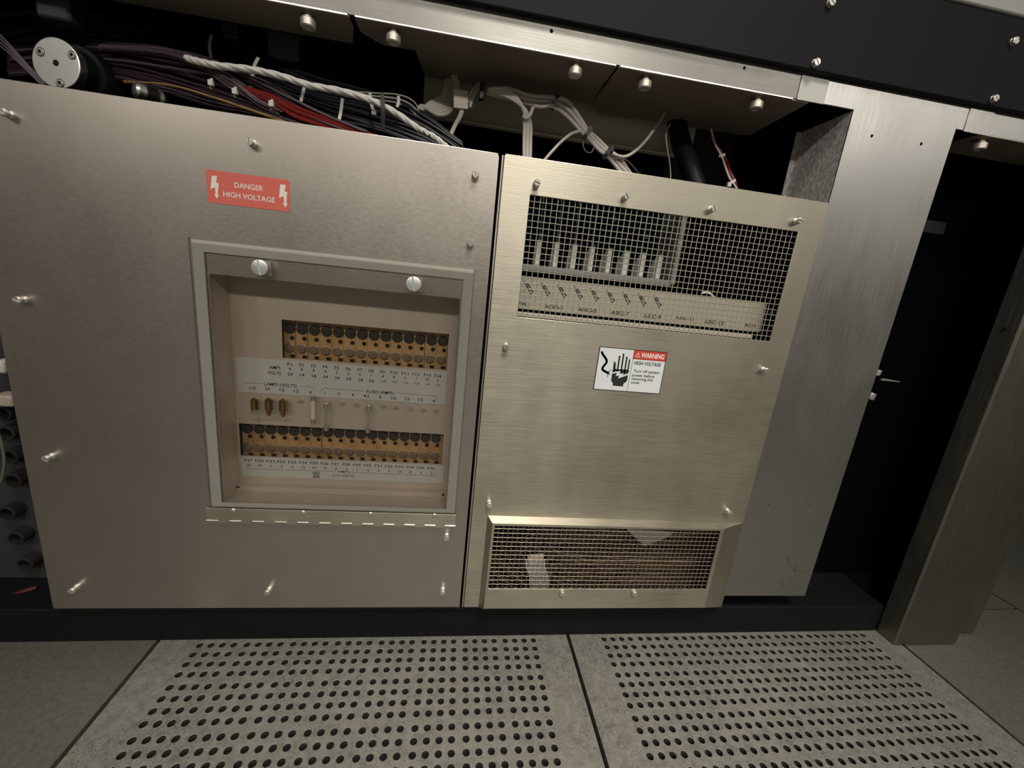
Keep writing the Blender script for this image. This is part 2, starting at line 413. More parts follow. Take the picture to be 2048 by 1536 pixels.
# ------------------------------------------------------------------ common fasteners
def slotted(rh=.0039, hh=.0042, stand=.0050, washer=.0042, slot=.0008):
    mb = MB()
    mb.lathe((0, 0, 0), (0, -1, 0), [(0, washer), (.0016, washer), (.0022, washer * .8), (.0022, .0027), (stand, .0027)], 20)
    mb.lathe((0, -stand, 0), (0, -1, 0), [(0, rh * .92), (.0006, rh), (hh * .62, rh)], 24)
    y1 = -stand - hh * .62; y2 = -stand - hh
    for sgn in (1, -1):
        a0 = math.asin(slot / rh); n = 12
        arc = [(rh * .97 * math.cos(a0 + (PI - 2 * a0) * i / n), sgn * rh * .97 * math.sin(a0 + (PI - 2 * a0) * i / n)) for i in range(n + 1)]
        if sgn < 0: arc = arc[::-1]
        arc2 = [(x * .88, z * .88 if abs(z) > slot * 1.2 else z) for x, z in arc]
        k = len(arc); vs = [(x, y1, z) for x, z in arc] + [(x, y2 + .0004, z) for x, z in arc] + [(x, y2, z) for x, z in arc2]
        fs = [tuple(range(2 * k, 3 * k))]
        for lv in (0, 1):
            for i in range(k):
                j = (i + 1) % k; fs.append((lv * k + i, lv * k + j, (lv + 1) * k + j, (lv + 1) * k + i))
        mb.add(vs, fs)
    return mb
SCREW = mesh_of('screw', slotted(), M['bright'])
BIGSCREW = mesh_of('screw', slotted(.0088, .0035, .0035, .0060, .0011), M['white_screw'])
SMALL = mesh_of('screw', slotted(.0042, .0034, .0016, .0044, .0007), M['bright'])
rv = MB().lathe((0, 0, 0), (0, -1, 0), [(0, .0030), (.0008, .0029), (.0017, .0018), (.0020, .0006)], 16)
RIVET = mesh_of('rivet', rv, M['bright'])
def screw(parent, u, v, ang=0., me=None, y=-.0095, y0=0, name='screw', label=None):
    p = P(u, v, y); return put(me or SCREW, name, parent, (p.x, y0, p.z), (0, ang, 0), label)
def dimple(mb, x, z, y, r=.0016): mb.lathe((x, y, z), (0, -1, 0), [(0, r), (.0003, r * .9)], 12)

# ------------------------------------------------------------------ machine frame (cabinet body)
TH = .002
fr_ = thing('machine_cabinet', 'large stainless and black equipment cabinet that carries the panels and wiring', 'cabinet', (0, .3, 0))
ZH0, ZH1, ZT, ZB, XR = .8032, .8420, .6948, .0675, .3925
sheet('header_rail', [(-1.3, ZH0), (.330, ZH0), (.330, ZH1), (-1.3, ZH1)], [circ(.0046, .8233, .0017), circ(.2376, .8242, .0015)], 0, TH, M['steel_rail'], fr_)
sheet('column', [(.3925, .0877), (.5440, .0877), (.5440, ZH0), (.725, ZH0), (.725, ZH1), (.3305, ZH1), (.3305, ZH0), (.3925, ZH0)],
      [circ(.4273, .7787, .0017), circ(.5005, .7797, .0017), circ(.4277, .2568, .0013), circ(.5, .2575, .0013)], 0, TH, M['steel_col'], fr_)
part('side_wall', MB().box(.3927, .3945, .002, .082, .676, ZH0).box(.386, .3945, .082, .0838, .676, ZH0), M['steel_glitter'], fr_, .0004)
part('column_return', MB().box(.5422, .5440, .002, .06, .0877, ZH0), M['black'], fr_)
part('plinth', MB().box(-1.3, .7285, .0125, .56, 0, .0545), M['plinth'], fr_, .002)
bk = MB().box(-1.3, .92, .56, .57, 0, 1.25).box(-1.3, .92, .02, .56, 1.24, 1.25).box(-1.31, -1.3, .0, .57, 0, 1.25).box(.915, .92, .0135, .57, 0, 1.25)
bk.box(-1.3, .915, .0025, .56, .8450, .849)
part('light_block_shell', bk, M['black'], fr_)  # black box added to keep light out of the cavity
part('left_light_block', MB().box(-1.3, -.80, .0, .002, .056, ZH0), M['steel_left'], fr_)  # unseen sheet added so the opening at the left stays dark
# marks at the foot of the column
sc = MB()
for pts, wd in (([(1575, 1112), (1578, 1128), (1590, 1142), (1606, 1146)], .0022), ([(1594, 1127), (1590, 1138)], .0015), ([(1565, 1161), (1566, 1176)], .0018), ([(1578, 1158), (1580, 1167)], .0018), ([(1596, 1160), (1602, 1162)], .0015)):
    sc.stroke([(P(u, v).x, P(u, v).z) for u, v in pts], wd, -.0003)
part('scuff_mark', sc, M['smudge'], fr_, label='grey scuff marks near the column foot')
# fascia
FY = -.008
fa = thing('black_fascia', 'wide charcoal black fascia panel above the stainless header strip, fixed with slotted screws', 'panel', (.2, FY, .8306))
FT = P(1895, 0, FY).z
part('panel', MB().box(-1.3, .725, FY, -.0003, .8306, FT), M['fascia'], fa, .002)
for u, v, a in ((1663, 5, .6), (1633, 125, .9), (2030, 82, -.5), (1990, 197, .7)):
    p = P(u, v, FY - .003); put(SMALL, 'screw', fa, (p.x, FY, p.z), (0, a, 0))
tp = thing('upper_grey_panel', 'light grey painted panel above the black fascia, in the top right corner', 'panel', (.2, FY, FT + .0006))
part('panel', MB().box(-1.3, .725, FY - .002, -.0003, FT + .0006, 1.25), M['grey_top'], tp, .002)
# white squares
for (u0, v0, u1, v1, lab) in ((1605, 150, 1643, 208, 'small matte white square stuck where the header strip meets the column'), (1942, 216, 1975, 272, 'small pale brushed square stuck at the right top corner of the column')):
    a = P(u0, v0, -.001); b_ = P(u1, v1, -.001)
    o = part('adhesive_square', MB().box(a.x, a.x + .037, -.0012, -.00002, b_.z, a.z), M['tape'] if u0 < 1800 else M['steel_col'], None, .0003, loc=(a.x, -.0006, b_.z))
    tag(o, lab, 'adhesive square')

# ------------------------------------------------------------------ bracket plates with thumb screws under the header
ts = MB().lathe((0, 0, 0), (0, 0, -1), [(0, .0036), (.0035, .0036), (.0035, .0050), (.0045, .0050), (.0045, .0042), (.0055, .0042), (.0055, .0072), (.0062, .0077), (.0122, .0077), (.0132, .0066), (.0132, .0034), (.0126, .0032)], 28)
THUMB = mesh_of('thumb_screw', ts, M['nickel'])
def bracket(poly, screws, label, x0, lip):
    t = thing('bracket_plate', label, 'bracket', (x0, .001, .801), 'bracket plates under the header')
    part('plate', MB().prism_z(poly, .8010, .8031), M['underplate'], t, .0004)
    part('front_edge', MB().box(lip[0], lip[1], -.0022, -.0002, .8008, .8030), M['lip'], t, .0005, label='bright bare front edge')
    for u, v in screws:
        d = R @ Vector(((u - 1024) / FPX, -(v - 768) / FPX, -1)); q = CAM + d * ((.7917 - CAM.z) / d.z)
        put(THUMB, 'thumb_screw', t, (q.x, .0080, .8010))
    return t
bracket([(-.52, .0005), (-.2085, .0005), (-.2085, .02), (-.218, .055), (-.52, .055)], [(613, 42)], 'dark bracket plate under the left end of the header, carrying one thumb screw', -.36, (-.52, -.2095))
bracket([(-.203, .0005), (.0835, .0005), (.0835, .104), (-.139, .108), (-.146, .044), (-.183, .046), (-.203, .026)], [(785, 72), (1153, 140)], 'dark bracket plate under the middle of the header, with two thumb screws', -.06, (-.2025, .0825))
bracket([(.0862, .0005), (.330, .0005), (.336, .115), (.325, .120), (.108, .130), (.0862, .106)], [(1295, 165), (1524, 205)], 'dark bracket plate under the right end of the header, beside the white square', .21, (.0872, .3065))
bracket([(.58, .0005), (.8, .0005), (.8, .06), (.58, .06)], [(1982, 288)], 'dark bracket plate right of the column under the short header piece', .62, (.5905, .8))

# ------------------------------------------------------------------ left access panel
lp = thing('access_panel', 'large satin stainless access panel with a red danger label and a fuse window', 'panel', (-.31, 0, ZB))
OX0, OX1, OZ0, OZ1 = -.3595, -.0735, .2345, .5255
sheet('sheet', [(-.5808, ZB + .002), (-.5785, ZB), (-.0412, ZB), (-.0405, ZB + .001), (-.0405, ZT - .004), (-.0425, ZT), (-.5785, ZT), (-.5808, ZT - .002)],
      [rrect(OX0, OX1, OZ0, OZ1, .002)], -.0002, TH, M['steel_left'], lp, .0005)
for u, v, a in ((497, 282, .1 - PI / 2), (951, 348, PI / 2 - .2), (941, 486, PI / 2), (30, 600, .4), (88, 919, .9), (141, 1184, .3), (533, 1188, -.9), (885, 1188, 1.4), (893, 1079, 1.5)):
    screw(lp, u, v, a)
screw(lp, 0, 222, .4)
# danger label
dl = sheet('danger_label', rrect(-.3556, -.2705, .6028, .6362, .0015), [], -.0007, .0005, M['red_label'], lp, .0001, label='red danger label with white lettering')
tx = MB(); yl = -.0009
def txt(mb, s, u0, u1, v, h, y, bold=0, n=None, vr=None):
    """print text between two measured end points on the plane y"""
    a = P(u0, v, y); b_ = P(u1, vr if vr is not None else v, y)
    mb.text(s, (a.x + b_.x) / 2, (a.z + b_.z) / 2, h, y, width=abs(b_.x - a.x), bold=bold)
k8 = 2048 / 240
def dpx(a, b_): return 390 + a / k8, 310 + b_ / k8
for s, a0, a1, vA, vB in (('DANGER', 672, 1163, 508, 575), ('HIGH VOLTAGE', 482, 1363, 665, 770)):
    p0 = P(*dpx(a0, vA), yl); p1 = P(*dpx(a1, vB), yl)
    tx.text(s, (p0.x + p1.x) / 2, (p0.z + p1.z) / 2, .0052, yl, width=p1.x - p0.x, bold=.012)
bolt = [(285, 350), (378, 362), (360, 470), (405, 484), (388, 672), (412, 680), (372, 748), (330, 668), (352, 664), (340, 555), (265, 583)]
for dx, dy in ((0, 0), (1170, 150)):
    tx.flat([(P(*dpx(a + dx, b_ + dy), yl).x, P(*dpx(a + dx, b_ + dy), yl).z) for a, b_ in bolt][::-1], yl)
part('lettering', tx, M['white_print'], dl, smooth=False)
# recessed tray behind the window
DB = .045
tray = MB()
UX0, UX1, UZ0, UZ1 = -.3010, -.0848, .4235, .4745
WX0, WX1, WZ0, WZ1 = -.3600, -.0825, .2800, .3275
TX0, TX1, TZ0, TZ1 = -.3620, -.0725, .2320, .5280
tb = sheet('tray_back', rect(TX0 - .002, TX1 + .002, TZ0 - .002, TZ1 + .002), [rect(UX0, UX1, UZ0, UZ1), rect(WX0, WX1, WZ0, WZ1)], DB, .0015, M['tray'], lp, .0002)
tw = MB().box(TX0 - .0015, TX0, .0019, DB, TZ0, TZ1).box(TX1, TX1 + .0015, .0019, DB, TZ0, TZ1).box(TX0 - .0015, TX1 + .0015, .0019, DB, TZ0 - .0015, TZ0).box(TX0 - .0015, TX1 + .0015, .0019, DB, TZ1, TZ1 + .0015)
tw.box(TX0, TX1, DB - .012, DB, TZ0, TZ0 + .0075)
part('tray_wall', tw, M['tray'], lp, .0004)
part('corner_notch', MB().box(-.3610, -.3570, DB - .0138, DB - .0118, .2375, .2392), M['hole'], lp)
part('corner_notch', MB().box(-.0790, -.0755, DB - .0138, DB - .0118, .2360, .2385), M['hole'], lp)
# legend plates
YL = DB - .0012
l1 = sheet('legend_plate', rect(-.3585, -.0838, .3730, .4205), [], DB - .0010, .0009, M['label_grey'], lp, .0002, label='pale grey legend plate printed with fuse and lamp values')
tx = MB()
kk = 2048 / 520
def q(a, b_): return P(400 + a / kk, 680 + b_ / kk, YL)
def tq(mb, s, a, b_, h, bold=.01, wpx=None):
    p = q(a, b_); wd = None
    if wpx: wd = q(a + wpx / 2, b_).x - q(a - wpx / 2, b_).x
    mb.text(s, p.x, p.z, h, YL, width=wd, bold=bold)
HF = .0042
rowF = [(707, 192), (800, 197), (893, 205), (986, 212), (1078, 220), (1168, 228), (1260, 236), (1348, 244), (1438, 252), (1527, 258), (1615, 264), (1702, 270), (1790, 277), (1873, 284)]
for i, (a, b_) in enumerate(rowF): tq(tx, 'F%d' % (i + 1), a, b_, HF, wpx=36 if i < 9 else 54)
amps = '4 4 4 4 5 5 5 1 4 4 3 1 10 3'.split(); volts = '24 24 24 24 24 24 24 24 -15 +15 +12 -12 +5 +5'.split()
for i, s in enumerate(amps):
    a, b_ = rowF[i]; tq(tx, s, a, b_ + 35, HF * .92)
for i, s in enumerate(volts):
    a, b_ = rowF[i]; tq(tx, s, a + 2, b_ + 78 - (6 if i > 7 else 0), HF * (.92 if i < 8 else .7), wpx=40 if i < 8 else (46 if i < 12 else 32))
tq(tx, 'AMPS', 590, 217, HF, wpx=88); tq(tx, 'VOLTS', 583, 260, HF, wpx=108)
tq(tx, 'LAMPS (VOLTS)', 635, 354, HF, wpx=255); tq(tx, 'FUSES (AMPS)', 1420, 412, HF, wpx=215)
for s, a, b_ in (('119', 413, 380), ('24', 530, 384), ('15', 645, 394), ('12', 757, 402), ('6', 870, 410), ('1', 984, 415), ('3', 1093, 423), ('4', 1203, 432), ('4.5', 1311, 441), ('8', 1419, 450), ('10', 1527, 459), ('12', 1634, 465), ('15', 1737, 471), ('4', 1841, 480)):
    tq(tx, s, a, b_, HF, wpx={1: None, 2: 38, 3: 46}[len(s)])
def lq(mb, pts, wd=.0004): mb.stroke([(q(a, b_).x, q(a, b_).z) for a, b_ in pts], wd, YL)
lq(tx, [(360, 350), (373, 338), (490, 344)]); lq(tx, [(780, 362), (878, 370), (908, 398)])
lq(tx, [(940, 412), (978, 380), (1292, 402)]); lq(tx, [(1545, 417), (1845, 440), (1872, 470)])
part('lettering', tx, M['ink'], l1, smooth=False)
l2 = sheet('legend_plate', rect(-.3585, -.0790, .2495, .2785), [], DB - .0010, .0009, M['label_grey'], lp, .0002, label='lower pale grey legend plate below the second fuse row')
tx = MB(); ff = MB()
names = '37 20 21 22 23 24 25 26 27 28 29 30 31 32 33 34 35 36'.split(); amp2 = '10 15 5 5 5 12 4.5 10 4 3 1 15 3 5 10 10 2 2'.split()
for i, (s, t) in enumerate(zip(names, amp2)):
    u = 497 + (862 - 497) * i / 17 + 2.2 * math.sin(PI * i / 17); v = 920.5 + (936.5 - 920.5) * i / 17
    p = P(u, v, YL); p2 = P(u + 1, v + 9.5, YL)
    tx.text('F' + s, p.x, p.z, HF * .9, YL, width=.0105, bold=.01); tx.text(t, p2.x, p2.z, HF * .85, YL, bold=.01)
def l2q(a, b_): return P(460 + a / (2048 / 440), 900 + b_ / (2048 / 440), YL)
def s2(mb, pts): mb.stroke([(l2q(a, b_).x, l2q(a, b_).z) for a, b_ in pts], .0004, YL)
s2(tx, [(155, 158), (165, 174), (995, 200)]); s2(tx, [(1120, 207), (1900, 240), (1920, 222)])
p = l2q(1057, 203); ff.text('AMPS', p.x, p.z, .0034, YL, width=.0165, bold=.01)
p = l2q(1055, 240); ff.text('(115 VOLTS)', p.x, p.z, .0038, YL, width=.029, bold=.01)
for dz in (0, .0054):
    p = l2q(803, 245); ff.text('00' if dz else '88', p.x, p.z + dz - .0005, .0046, YL, width=.0095, bold=.02)
part('lettering', tx, M['ink'], l2, smooth=False); part('faded_lettering', ff, M['faded_ink'], l2, smooth=False)
# clips along the tray
clipm = MB().lathe((0, 0, 0), (0, -1, 0), [(0, .0026), (.005, .0026), (.0062, .0018), (.0064, .0008)], 14)
CLIP = mesh_of('clip', clipm, M['bright'])
clips = [(430, 478), (545, 478), (662, 480), (783, 482), (885, 486), (1003, 492), (1112, 500), (1225, 510), (1332, 514), (1442, 522), (1540, 532), (1655, 541), (1757, 551), (1858, 558)]
for a, b_ in clips:
    p = P(400 + a / kk, 680 + b_ / kk, DB - .005); put(CLIP, 'clip', lp, (p.x, DB, p.z))
# window door: acrylic, gasket, hinge
ac = sheet('window_door', rrect(-.3755, -.0580, .2270, .5635, .002), [], -.0062, .0030, M['acrylic'], lp, .0004, label='clear acrylic window door over the fuses')
gk = sheet('gasket', rect(-.3745, -.0590, .2285, .5625), [rect(-.3622, -.0712, .2345, .5492)], -.0030, .0024, M['gasket'], ac, .0005)
HZ = .2105
hg = sheet('hinge', rect(-.3785, -.0575, HZ + .003, .2295), [], -.0086, .0018, M['steel_right'], ac, .0003)
kn = MB(); nk = 23
for i in range(nk):
    x0 = -.3785 + (.321 / nk) * i; x1 = x0 + .321 / nk - .0006
    kn.mi = i % 2
    if i % 2 == 0: kn.cyl((x0, -.0080, HZ + .0012), (x1 + .001, -.0080, HZ + .0012), .0017, 12)
    else: kn.box(x0, x1, -.0086, -.0068, HZ - .0016, HZ + .0034)
part('hinge_knuckles', kn, [M['lip'], M['steel_right']], ac)
for u, v in ((466, 1021), (606, 1025), (741, 1028), (869, 1031)):
    p = P(u, v, -.0095); put(RIVET, 'rivet', ac, (p.x, -.0086, p.z))
for u, v, a in ((518, 535, PI / 2 - .15), (827, 568, PI / 2 - .2)):
    p = P(u, v, -.013); put(BIGSCREW, 'screw', ac, (p.x, -.0062, p.z), (0, a, 0), 'white round slotted window screw')
for u, v in ((530, 537), (833, 569)):
    p = P(u, v, .0)
    part('catch_plate', MB().box(p.x - .0095, p.x + .0075, -.0026, -.0003, p.z - .0085, p.z + .0085), M['tray'], lp, .0003)

# ------------------------------------------------------------------ fuse blocks
def fuse_block(x0, x1, z0, z1, caps, zslot, zcap, zhole, zdark, label, splits):
    t = thing('fuse_block', label, 'fuse block', ((x0 + x1) / 2, DB, z0))
    yf = DB + .016
    body = MB(); n = len(caps); dx = (caps[-1] - caps[0]) / (n - 1)
    body.box(x0 - .004, x1 + .004, yf, yf + .02, z0 - .014, z1 + .004)
    part('housing', body, M['amber'], t)
    gr = MB()
    for i in range(n + 1):
        xx = caps[0] - dx / 2 + dx * i
        wd = .0007 if i in splits else .0002
        gr.box(xx - wd / 2, xx + wd / 2, yf - .0003, yf + .0001, z0 - .012, z1 + .003)
    part('joint_line', gr, M['hole'], t)
    capm = MB(); capm.mi = 0
    capm.lathe((0, 0, 0), (0, -1, 0), [(0, .0066), (.0012, .0066), (.0016, .0060), (.0016, .0054)], 24)
    capm.mi = 1
    capm.lathe((0, -.0010, 0), (0, -1, 0), [(0, .0056), (.0022, .0054), (.0030, .0046), (.0032, .0032), (.0024, .0026), (.0026, .0018), (.0044, .0014), (.0046, .0004)], 24)
    CAP = mesh_of('fuse_cap', capm, [M['cap_ring'], M['cap']])
    dk = MB().lathe((0, 0, 0), (0, -1, 0), [(0, .0072), (.0022, .0070), (.0034, .006), (.0038, .003), (.0038, .0004)], 24)
    DK = mesh_of('shaded_cap', dk, M['cap_shade'])
    hm = MB().lathe((0, 0, 0), (0, -1, 0), [(0, .0029), (.0006, .0029), (.0006, .0022), (.0001, .0020)], 16); HM = mesh_of('contact_hole', hm, M['hole'])
    sm = MB().box(-.0030, .0030, -.0004, 0, -.0022, .0022); SM = mesh_of('vent_slot', sm, M['hole'])
    for i in range(n):
        put(CAP, 'fuse_cap', t, (caps[i], yf, zcap))
        put(HM, 'contact_hole', t, (caps[i] + .0035, yf, zhole))
        put(DK, 'shaded_cap', t, (caps[i] + .001, yf, zdark))
        put(SM, 'vent_slot', t, (caps[i] + .0035, yf, zslot))
    return t
YF = DB + .016
c0 = P(577.8, 697.7, YF - .003); c1 = P(881.9, 718.8, YF - .003)
hz = (P(584, 677, YF).z + P(883.6, 699, YF).z) / 2
fuse_block(UX0, UX1, UZ0, UZ1, [c0.x + (c1.x - c0.x) * i / 13 for i in range(14)], (P(584, 713, YF).z + P(882, 734, YF).z) / 2, (c0.z + c1.z) / 2, hz, hz + .0130, 'upper amber fuse block, the row labelled F1 to F14', (1, 2, 12))
c0 = P(494, 897, YF - .003); c1 = P(868.5, 912, YF - .003)
hz = (P(500, 873, YF).z + P(870, 889.5, YF).z) / 2
fuse_block(WX0, WX1, WZ0, WZ1, [c0.x + (c1.x - c0.x) * i / 17 for i in range(18)], (P(500, 908, YF).z + P(868, 924, YF).z) / 2, (c0.z + c1.z) / 2, hz, hz + .0115, 'lower amber fuse block, the longer row below the spare fuses', (7,))

# spare fuses and lamps clipped to the tray
def spare_lamp(a, b_, s, lab):
    p = P(400 + a / kk, 680 + b_ / kk, DB - .010)
    t = thing('spare_lamp', lab, 'lamp', (p.x, DB - .010, p.z), 'spare lamps in the tray')
    part('cap', MB().lathe(p, (0, 0, -1), [(-.001, .0016), (0, .0030), (.0015, .0046 * s), (.0135, .0046 * s), (.0135, .0050 * s), (.0148, .0050 * s), (.0150, .0040 * s)], 18), M['brass'], t)
    g0 = p - Vector((0, 0, .0148))
    part('bulb', MB().lathe(g0, (0, 0, -1), [(0, .0040 * s), (.004, .0048 * s), (.009, .0048 * s), (.0128, .0036 * s), (.0148, .0012 * s)], 18), M['glass'], t)
    if s > 1: part('bead', MB().lathe(g0 + Vector((0, 0, -.001)), (0, 0, -1), [(0, .0022), (.004, .0026), (.008, .0012)], 12), M['red_glass'], t)
spare_lamp(427, 462, .98, 'brass capped spare lamp in the clip marked 119, leftmost of the row')
spare_lamp(540, 462, 1.01, 'brass capped spare lamp in the clip marked 24')
spare_lamp(652, 470, 1.02, 'brass capped spare lamp in the clip marked 15')
def spare_fuse(a0, b0, a1, b1, glass, lab):
    p = P(400 + a0 / kk, 680 + b0 / kk, DB - .009); r = P(400 + a1 / kk, 680 + b1 / kk, DB - .009)
    r.x = p.x; ln = p.z - r.z
    t = thing('spare_fuse', lab, 'fuse', p, 'spare fuses in the tray')
    ax = (0, 0, -1)
    part('end_cap', MB().lathe(p, ax, [(0, .0030), (.0004, .0034), (.0065, .0034), (.0067, .0030)], 18), M['bright'], t)
    part('end_cap', MB().lathe(r, (0, 0, 1), [(0, .0030), (.0004, .0034), (.0065, .0034), (.0067, .0030)], 18), M['bright'], t)
    part('glass_body' if glass else 'ceramic_body', MB().lathe(p, ax, [(.0065, .0030), (ln - .0065, .0030)], 18), M['glass'] if glass else M['ceramic'], t)
    if glass: part('filament', MB().cyl(p - Vector((0, 0, .005)), r + Vector((0, 0, .005)), .0003, 6), M['bright'], t)
spare_fuse(890, 440, 890, 655, False, 'white ceramic spare fuse clipped below the printed 6')
spare_fuse(995, 502, 995, 712, True, 'clear glass spare fuse clipped below the printed 1')
spare_fuse(1326, 520, 1326, 728, True, 'clear glass spare fuse clipped below the printed 4.5')

# ------------------------------------------------------------------ right vent cover
rp = thing('vent_cover', 'brushed stainless vent cover with wire mesh window, warning label and mesh hood', 'panel', (.18, 0, ZB))
MX0, MX1, MZ0, MZ1 = .0004, .3592, .5103, .6553
RX0 = -.0345
sheet('sheet', [(RX0, ZB), (-.0115, ZB), (-.0115, .2248), (.3925, .2248), (.3925, .6945), (.3915, ZT + .0008), (RX0 + .002, ZT + .0008), (RX0, ZT - .001)],
      [rect(MX0, MX1, MZ0, MZ1)], -.0004, TH, M['steel_right'], rp, .0005)
part('edge_flange', MB().box(-.0374, -.0352, -.0004, .02, ZB, ZT - .001), M['lip'], rp, .0006, label='bright folded edge beside the gap')
for u, v, a in ((1075, 365, .35), (1255, 392, .9), (1430, 417, 1.1), (1603, 441, .3), (1013, 695, 1.2), (1536, 742, .5), (979, 1012, .3), (1462, 1028, 1.2)):
    screw(rp, u, v, a)
def woven(x0, x1, z0, z1, y, pitch, r, amp):
    mb = MB(); nx = round((x1 - x0) / pitch); nz = round((z1 - z0) / pitch); px = (x1 - x0) / nx; pz = (z1 - z0) / nz
    for i in range(nx + 1):
        x = x0 + i * px
        mb.tube([(x, y + amp * (1 if (i + j) % 2 else -1), z0 + j * pz) for j in range(nz + 1)], r, 6)
    for j in range(nz + 1):
        z = z0 + j * pz
        mb.tube([(x0 + i * px, y - amp * (1 if (i + j) % 2 else -1), z) for i in range(nx + 1)], r, 6)
    return mb
part('wire_mesh', woven(MX0 - .001, MX1 + .001, MZ0 - .001, MZ1 + .001, .0022, .00727, .00052, .00042), M['wire'], rp)
# hood (box standing proud of the cover)
HY = -.012
hx0, hx1, hz0, hz1 = -.0055, .3540, .0755, .2205
ho = MB(); T = .0015
def slabq(a, b_, c, d):                    # thin folded facet
    a, b_, c, d = map(Vector, (a, b_, c, d)); n_ = (b_ - a).cross(d - a).normalized() * T
    ho.add([a, b_, c, d, a - n_, b_ - n_, c - n_, d - n_], [(0, 1, 2, 3), (7, 6, 5, 4), (0, 4, 5, 1), (1, 5, 6, 2), (2, 6, 7, 3), (3, 7, 4, 0)])
slabq((hx0, HY, hz1), (hx1, HY, hz1), (hx1 + .002, -.0006, .2252), (-.0115, -.0006, .2252))          # sloping top
slabq((hx1, HY, hz1), (.3925, -.0006, hz1 - .008), (.3925, -.0006, .2252), (hx1 + .002, -.0006, .2252))
slabq((hx1, HY, hz0), (.3935, -.0006, ZB - .001), (.3925, -.0006, hz1 - .008), (hx1, HY, hz1))          # right slanted side
slabq((-.0115, -.0006, ZB), (hx0, HY, hz0), (hx0, HY, hz1), (-.0115, -.0006, .2252))                  # left slanted side
slabq((-.0115, -.0006, ZB), (.3935, -.0006, ZB), (hx1, HY, hz0), (hx0, HY, hz0))
part('hood', ho, M['steel_right'], rp, smooth=False)
LX0, LX1, LZ0, LZ1 = -.0015, .3475, .1105, .2163
sheet('hood_front', [(hx0, hz0), (hx1, hz0), (hx1, hz1), (hx0, hz1)], [rect(LX0, LX1, LZ0, LZ1)], HY - .0003, TH, M['steel_right'], rp, .0005)
part('wire_mesh', woven(LX0 - .001, LX1 + .001, LZ0 - .001, LZ1 + .001, HY + .0026, .0072, .00040, .0004), M['wire_dull'], rp)
for u, v, a in ((1126, 1190, -1.0), (1271, 1190, -.9)):
    p = P(u, v, HY - .006); put(SMALL, 'screw', rp, (p.x, HY, p.z), (0, a, 0))
# warning label
wl = sheet('warning_label', rect(.1146, .2114, .4227, .4822), [], -.0009, .0005, M['ink'], rp, .0001, label='white warning label with a shocked hand pictogram')
part('label_face', MB().flat(rect(.1157, .2103, .4237, .4812), -.00102), M['label_white'], wl)
kw = 2048 / 230; YW = -.0012
def W(a, b_): return P(1150 + a / kw, 670 + b_ / kw, YW)
rd = MB(); a0, a1, a2, a3 = W(1054, 262), W(1640, 316), W(1612, 472), W(1032, 424)
rd.flat([(a3.x, a3.z), (.2103, a3.z), (.2103, .4812), (a3.x, .4812)], -.00106)
part('red_band', rd, M['red_print'], wl)
wt = MB(); p0 = W(1178, 372); p1 = W(1590, 398)
wt.text('WARNING', (p0.x + p1.x) / 2, (a3.z + .4812) / 2, .0062, YW, width=p1.x - p0.x, bold=.03)
cx, cz = W(1120, 365).x, (a3.z + .4812) / 2
for k_ in range(3):
    t0, t1 = PI / 2 + k_ * 2 * PI / 3, PI / 2 + (k_ + 1) * 2 * PI / 3
    wt.stroke([(cx + .0042 * math.cos(t0), cz - .001 + .0042 * math.sin(t0)), (cx + .0042 * math.cos(t1), cz - .001 + .0042 * math.sin(t1))], .0006, YW)
wt.stroke([(cx, cz + .0015), (cx, cz - .0008)], .0006, YW); wt.stroke([(cx, cz - .0017), (cx, cz - .0022)], .0006, YW)
part('white_lettering', wt, M['white_print'], wl, smooth=False)
bt = MB()
def wtext(s, aL, bL, aR, bR, h, bold=.012):
    p0, p1 = W(aL, bL), W(aR, bR); z = (p0.z + p1.z) / 2
    bt.text(s, (p0.x + p1.x) / 2, z, h, YW, width=p1.x - p0.x, bold=bold)
wtext('HIGH VOLTAGE', 1060, 498, 1530, 530, .0046, .02)
wtext('Turn off system', 1040, 640, 1508, 668, .0040)
wtext('power before', 1018, 712, 1416, 738, .0040)
wtext('removing this', 1008, 778, 1388, 800, .0040)
wtext('cover.', 998, 838, 1165, 850, .0040)
def wpoly(pts): bt.flat([(W(a, b_).x, W(a, b_).z) for a, b_ in pts][::-1], YW)
def wline(pts, wd): 
    sp = spline([Vector((W(a, b_).x, W(a, b_).z, 0)) for a, b_ in pts], 5); bt.stroke([(s_.x, s_.y) for s_ in sp], wd, YW)
# hand: five fingers, palm above and wrist below the lightning stroke
def finger(a0, b0, a1, b1, wd):
    p0, p1 = W(a0, b0), W(a1, b1); bt.stroke([(p0.x, p0.z), (p1.x, p1.z)], wd, YW)
    bt.flat(circ(p0.x, p0.z, wd / 2, 14), YW)
finger(795, 382, 755, 640, .0022); finger(866, 345, 822, 650, .0022); finger(925, 398, 882, 660, .0022); finger(972, 445, 940, 640, .0020)
wpoly([(695, 470), (715, 475), (728, 510), (722, 600), (742, 612), (700, 655), (668, 665), (682, 560)])
wpoly([(668, 640), (735, 610), (935, 615), (962, 640), (948, 682), (850, 712), (868, 680), (790, 690), (818, 640), (760, 640), (664, 662)])
wpoly([(660, 690), (752, 672), (722, 728), (790, 722), (762, 775), (945, 712), (925, 820), (862, 870), (855, 916), (668, 900), (676, 860), (642, 812)])
wline([(478, 300), (500, 350), (555, 430), (560, 490), (500, 570), (495, 620), (560, 660), (598, 680)], .0030)
bt.stroke([(W(590, 665).x, W(590, 665).z), (W(638, 616).x, W(638, 616).z)], .0008, YW)
bt.stroke([(W(590, 672).x, W(590, 672).z), (W(622, 710).x, W(622, 710).z)], .0008, YW)
bt.stroke([(W(582, 680).x, W(582, 680).z), (W(582, 745).x, W(582, 745).z)], .0008, YW)
pa, pb = W(1045, 262), W(925, 1000)
